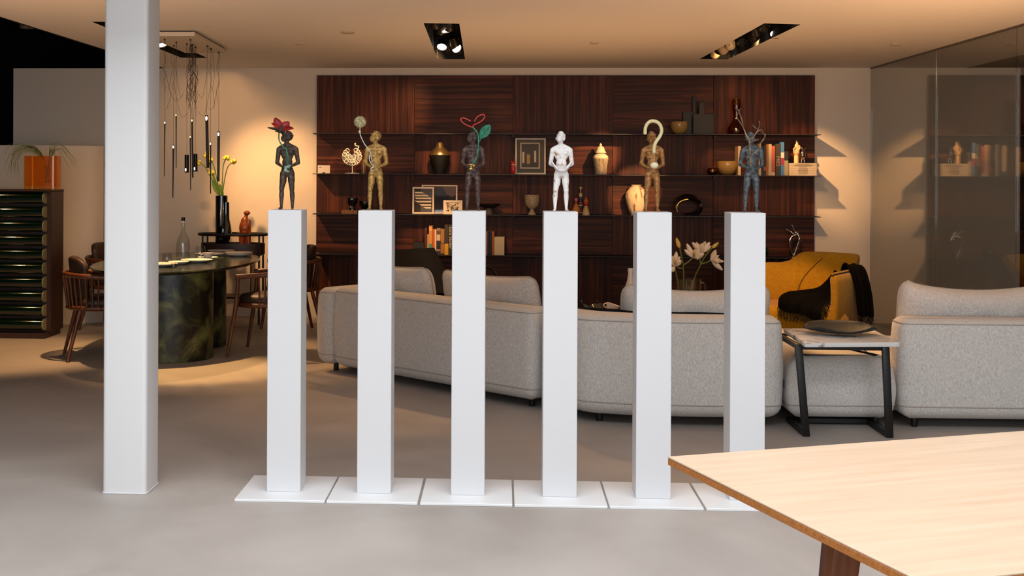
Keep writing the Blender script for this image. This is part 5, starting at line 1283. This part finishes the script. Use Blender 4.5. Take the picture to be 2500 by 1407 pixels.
d2 = doll(1418, 'tallest painted doll in dark checks with a funnel hat', [('body', [(0, 0), (5.5, 0), (6, 10), (5.5, 28), (4.5, 38), (0, 38)], m_dch), ('collar', [(0, 38), (6, 39), (6, 43), (4, 44), (0, 44)], m_dbl), ('head', [(0, 43), (3.5, 44), (4.2, 48), (3, 53), (0, 54)], m_dcr), ('hat', [(0, 53), (.8, 54), (1, 60), (4, 67), (4, 68), (0, 68)], m_dcr)], .13)
for k in range(6): mobj('check_band', lathe([(6.15 * S_, (4 + 6 * k) * S_), (6.2 * S_, (5.5 + 6 * k) * S_), (6.1 * S_, (7 + 6 * k) * S_)], 20), (m_dcr, m_drd, m_dbl)[k % 3], d2, 45)
d3 = doll(1431, 'red and cream checked painted doll with a pointed cap', [('body', [(0, 0), (9, 0), (9, 3), (5, 22), (0, 23)], m_dcr), ('head', [(0, 22), (3, 23), (5.5, 29), (5.8, 33), (0, 34)], m_drd), ('cap', [(6.2, 33), (3, 40), (0, 46)], m_or)], .05)
for r_ in range(4):
    n_ = 9 - r_; z = 1.5 + r_ * 5
    for k in range(n_):
        a = -PI * (k + .5) / n_; rr = 9.2 - (z / 22) * 4; c = V3((math.cos(a) * rr, math.sin(a) * rr, z)) * S_; e = V3((-math.sin(a), math.cos(a), 0))
        mobj('check', ([c - e * 1.3 * S_, c + e * 1.3 * S_, c + V3((0, 0, 4.2 * S_)) * 1.0 - V3((math.cos(a), math.sin(a), 0)) * .8 * S_, c * .985 + V3((0, 0, .01 * S_))], [(0, 1, 2), (0, 3, 1), (0, 2, 3), (1, 3, 2)]), (m_drd, m_dch, m_or)[(k + r_) % 3], d3, 0)
bv = shelf_thing('bark_vase', 'large round cream vase with bark texture on the third shelf', 'vase', 1553, 3)
mobj('body', lathe([(0, 0), (14 * S_, 0), (17 * S_, 10 * S_), (23 * S_, 28 * S_), (26.5 * S_, 46 * S_), (23 * S_, 58 * S_), (16 * S_, 66 * S_), (11.5 * S_, 70 * S_), (14 * S_, 74 * S_), (12.5 * S_, 74 * S_), (9.5 * S_, 70 * S_), (0, 60 * S_)], 40), M('bark_ceramic', '#7d6348', .8, col2='#d8c0a0', vscale=26, stretch=(1, 1, .22), lo=.38, hi=.48, bump=.7, bscale=30), bv, 60)
rs = shelf_thing('ring_sculpture', 'black lacquer ring sculpture with a gold edge on the third shelf', 'sculpture', 1682, 3)
rows = []
for i in range(41):
    a = 2 * PI * i / 40 * .91 - 2.0; R_ = (27.5 + 3.5 * i / 40); wd = (16 + 10 * math.sin(a * .5 + .7)) * S_ * .5
    c = V3((math.cos(a) * R_ * S_, 0, (22.5 + math.sin(a) * 22) * S_)); tw_ = .35 * math.sin(a)
    rows.append([c + V3((math.cos(a) * tw_ * v_ * wd, v_ * wd, math.sin(a) * tw_ * v_ * wd)) for v_ in (-1, -.5, 0, .5, 1)])
mobj('band', sheet(rows, .026), m_bgl, rs, 60)
mobj('gold_edge', tube([r[0] + V3((0, -.004, 0)) for r in rows[26:]], .006, 6), M('gold_leaf', '#d9a54a', .3, metal=.9), rs, 60)
# fourth shelf
B4 = [(1037, 1043, 64, '#4a1712', 'dark maroon book at the left end of the fourth shelf', ()), (1043.5, 1048, 49, '#b08a58', 'short tan book on the fourth shelf', ()), (1048, 1056, 70, '#c98a4a', 'tall orange tan book with a teal label', ((14, 26, '#3f8a7a'), (58, 66, '#e0a870'))),
      (1056.5, 1062, 62, '#b5521c', 'orange book leaning on the fourth shelf', ()), (1062, 1066, 61, '#d8c3a0', 'thin cream book on the fourth shelf', ()), (1066.5, 1076, 64, '#8f7a66', 'book with a photographic spine on the fourth shelf', ((0, 9, '#1c2540'), (14, 34, '#1c1714'), (34, 48, '#c9b094'), (50, 58, '#5d3a2a')))]
G4 = 'books standing on the fourth shelf'
for a, b, h_, c_, lb, bd in B4: book(a, b, h_, 4, c_, lb, bands=bd, grp=G4)
book(1076.5, 1085.5, 62, 4, '#9a6a34', 'ochre book with a figure three on its spine', text='3', tcol='#1a120a', tsize=9, grp=G4, bands=((0, 3, '#2a1c10'),))
book(1086, 1095.5, 73, 4, '#2c2417', 'dark olive book with a yellow foot', bands=((0, 27, '#c99a1c'),), grp=G4)
book(1096, 1106, 73, 4, '#241c12', 'dark brown book lettered Ezra Stoller', text='Ezra Stoller', tcol='#b9ab8e', tsize=8.6, grp=G4)
for a, b, h_, c_, lb in ((1108, 1116, 66, '#5d4a34', 'brown book hidden behind the third pedestal'), (1182, 1190.5, 57, '#b5766a', 'pink spined book right of the third pedestal'), (1191, 1196, 58, '#1b1512', 'thin black book right of the third pedestal'), (1196.5, 1201.5, 58, '#241914', 'thin dark brown book beside the orange one'), (1202, 1207.5, 57, '#b5621c', 'bright orange book beside the cream block')):
    book(a, b, h_, 4, c_, lb, grp=G4)
book(1208, 1232, 44, 4, '#e0c79a', 'broad cream book at the end of the fourth shelf row', grp=G4)
db = mobj('dark_box', bevelled(bb(-13 * MPX, 13 * MPX, -.07, .07, 0, 30 * MPX), .003, 1), m_dl, None, 30, on(1024, 4, .12)); tag(db, 'small black box left of the books on the fourth shelf', 'box')
gb = turned('green_ball_vase', 'dark green round vase just right of the last pedestal', 'vase', 1864, 4, [(0, 0), (6, 0), (11, 6), (13, 13), (11, 20), (5, 25), (4, 27), (0, 27)], M('dark_green_glaze', '#0d1f12', .15, coat=.4), .12)
ss = shelf_thing('silver_dancer', 'polished silver bird sculpture at the right end of the fourth shelf', 'sculpture', 1938, 4, .12)
def sd(px, py): q = P(px, py, YS + .12) - ss.location; return V3((q.x, 0, max(q.z, 0.006)))
mobj('foot', lathe([(0, 0), (7 * S_, 0), (6 * S_, 2.5 * S_), (2 * S_, 4 * S_), (0, 4 * S_)], 22), m_sil, ss, 50)
mobj('body', blob([tube(smooth_path([sd(1937, 626), sd(1929, 605), sd(1928, 588), sd(1934, 577), sd(1944, 574)], 5), interp([.010, .013, .016, .016, .012], 5), 10), tube(smooth_path([sd(1938, 626), sd(1946, 602), sd(1951, 585), sd(1947, 572), sd(1942, 566)], 5), interp([.010, .013, .018, .016, .012], 5), 10), ell(sd(1943, 568), (.020, .016, .024))], .004, 2), m_sil, ss, 180)
mobj('beak', tube([sd(1940, 573), sd(1930, 566), sd(1919, 559)], [.010, .007, .004], 8), m_sil, ss, 60)
mobj('plume', tube(smooth_path([sd(1940, 566), sd(1937, 556), sd(1933, 549)], 4), .002, 5), m_sil, ss, 60)
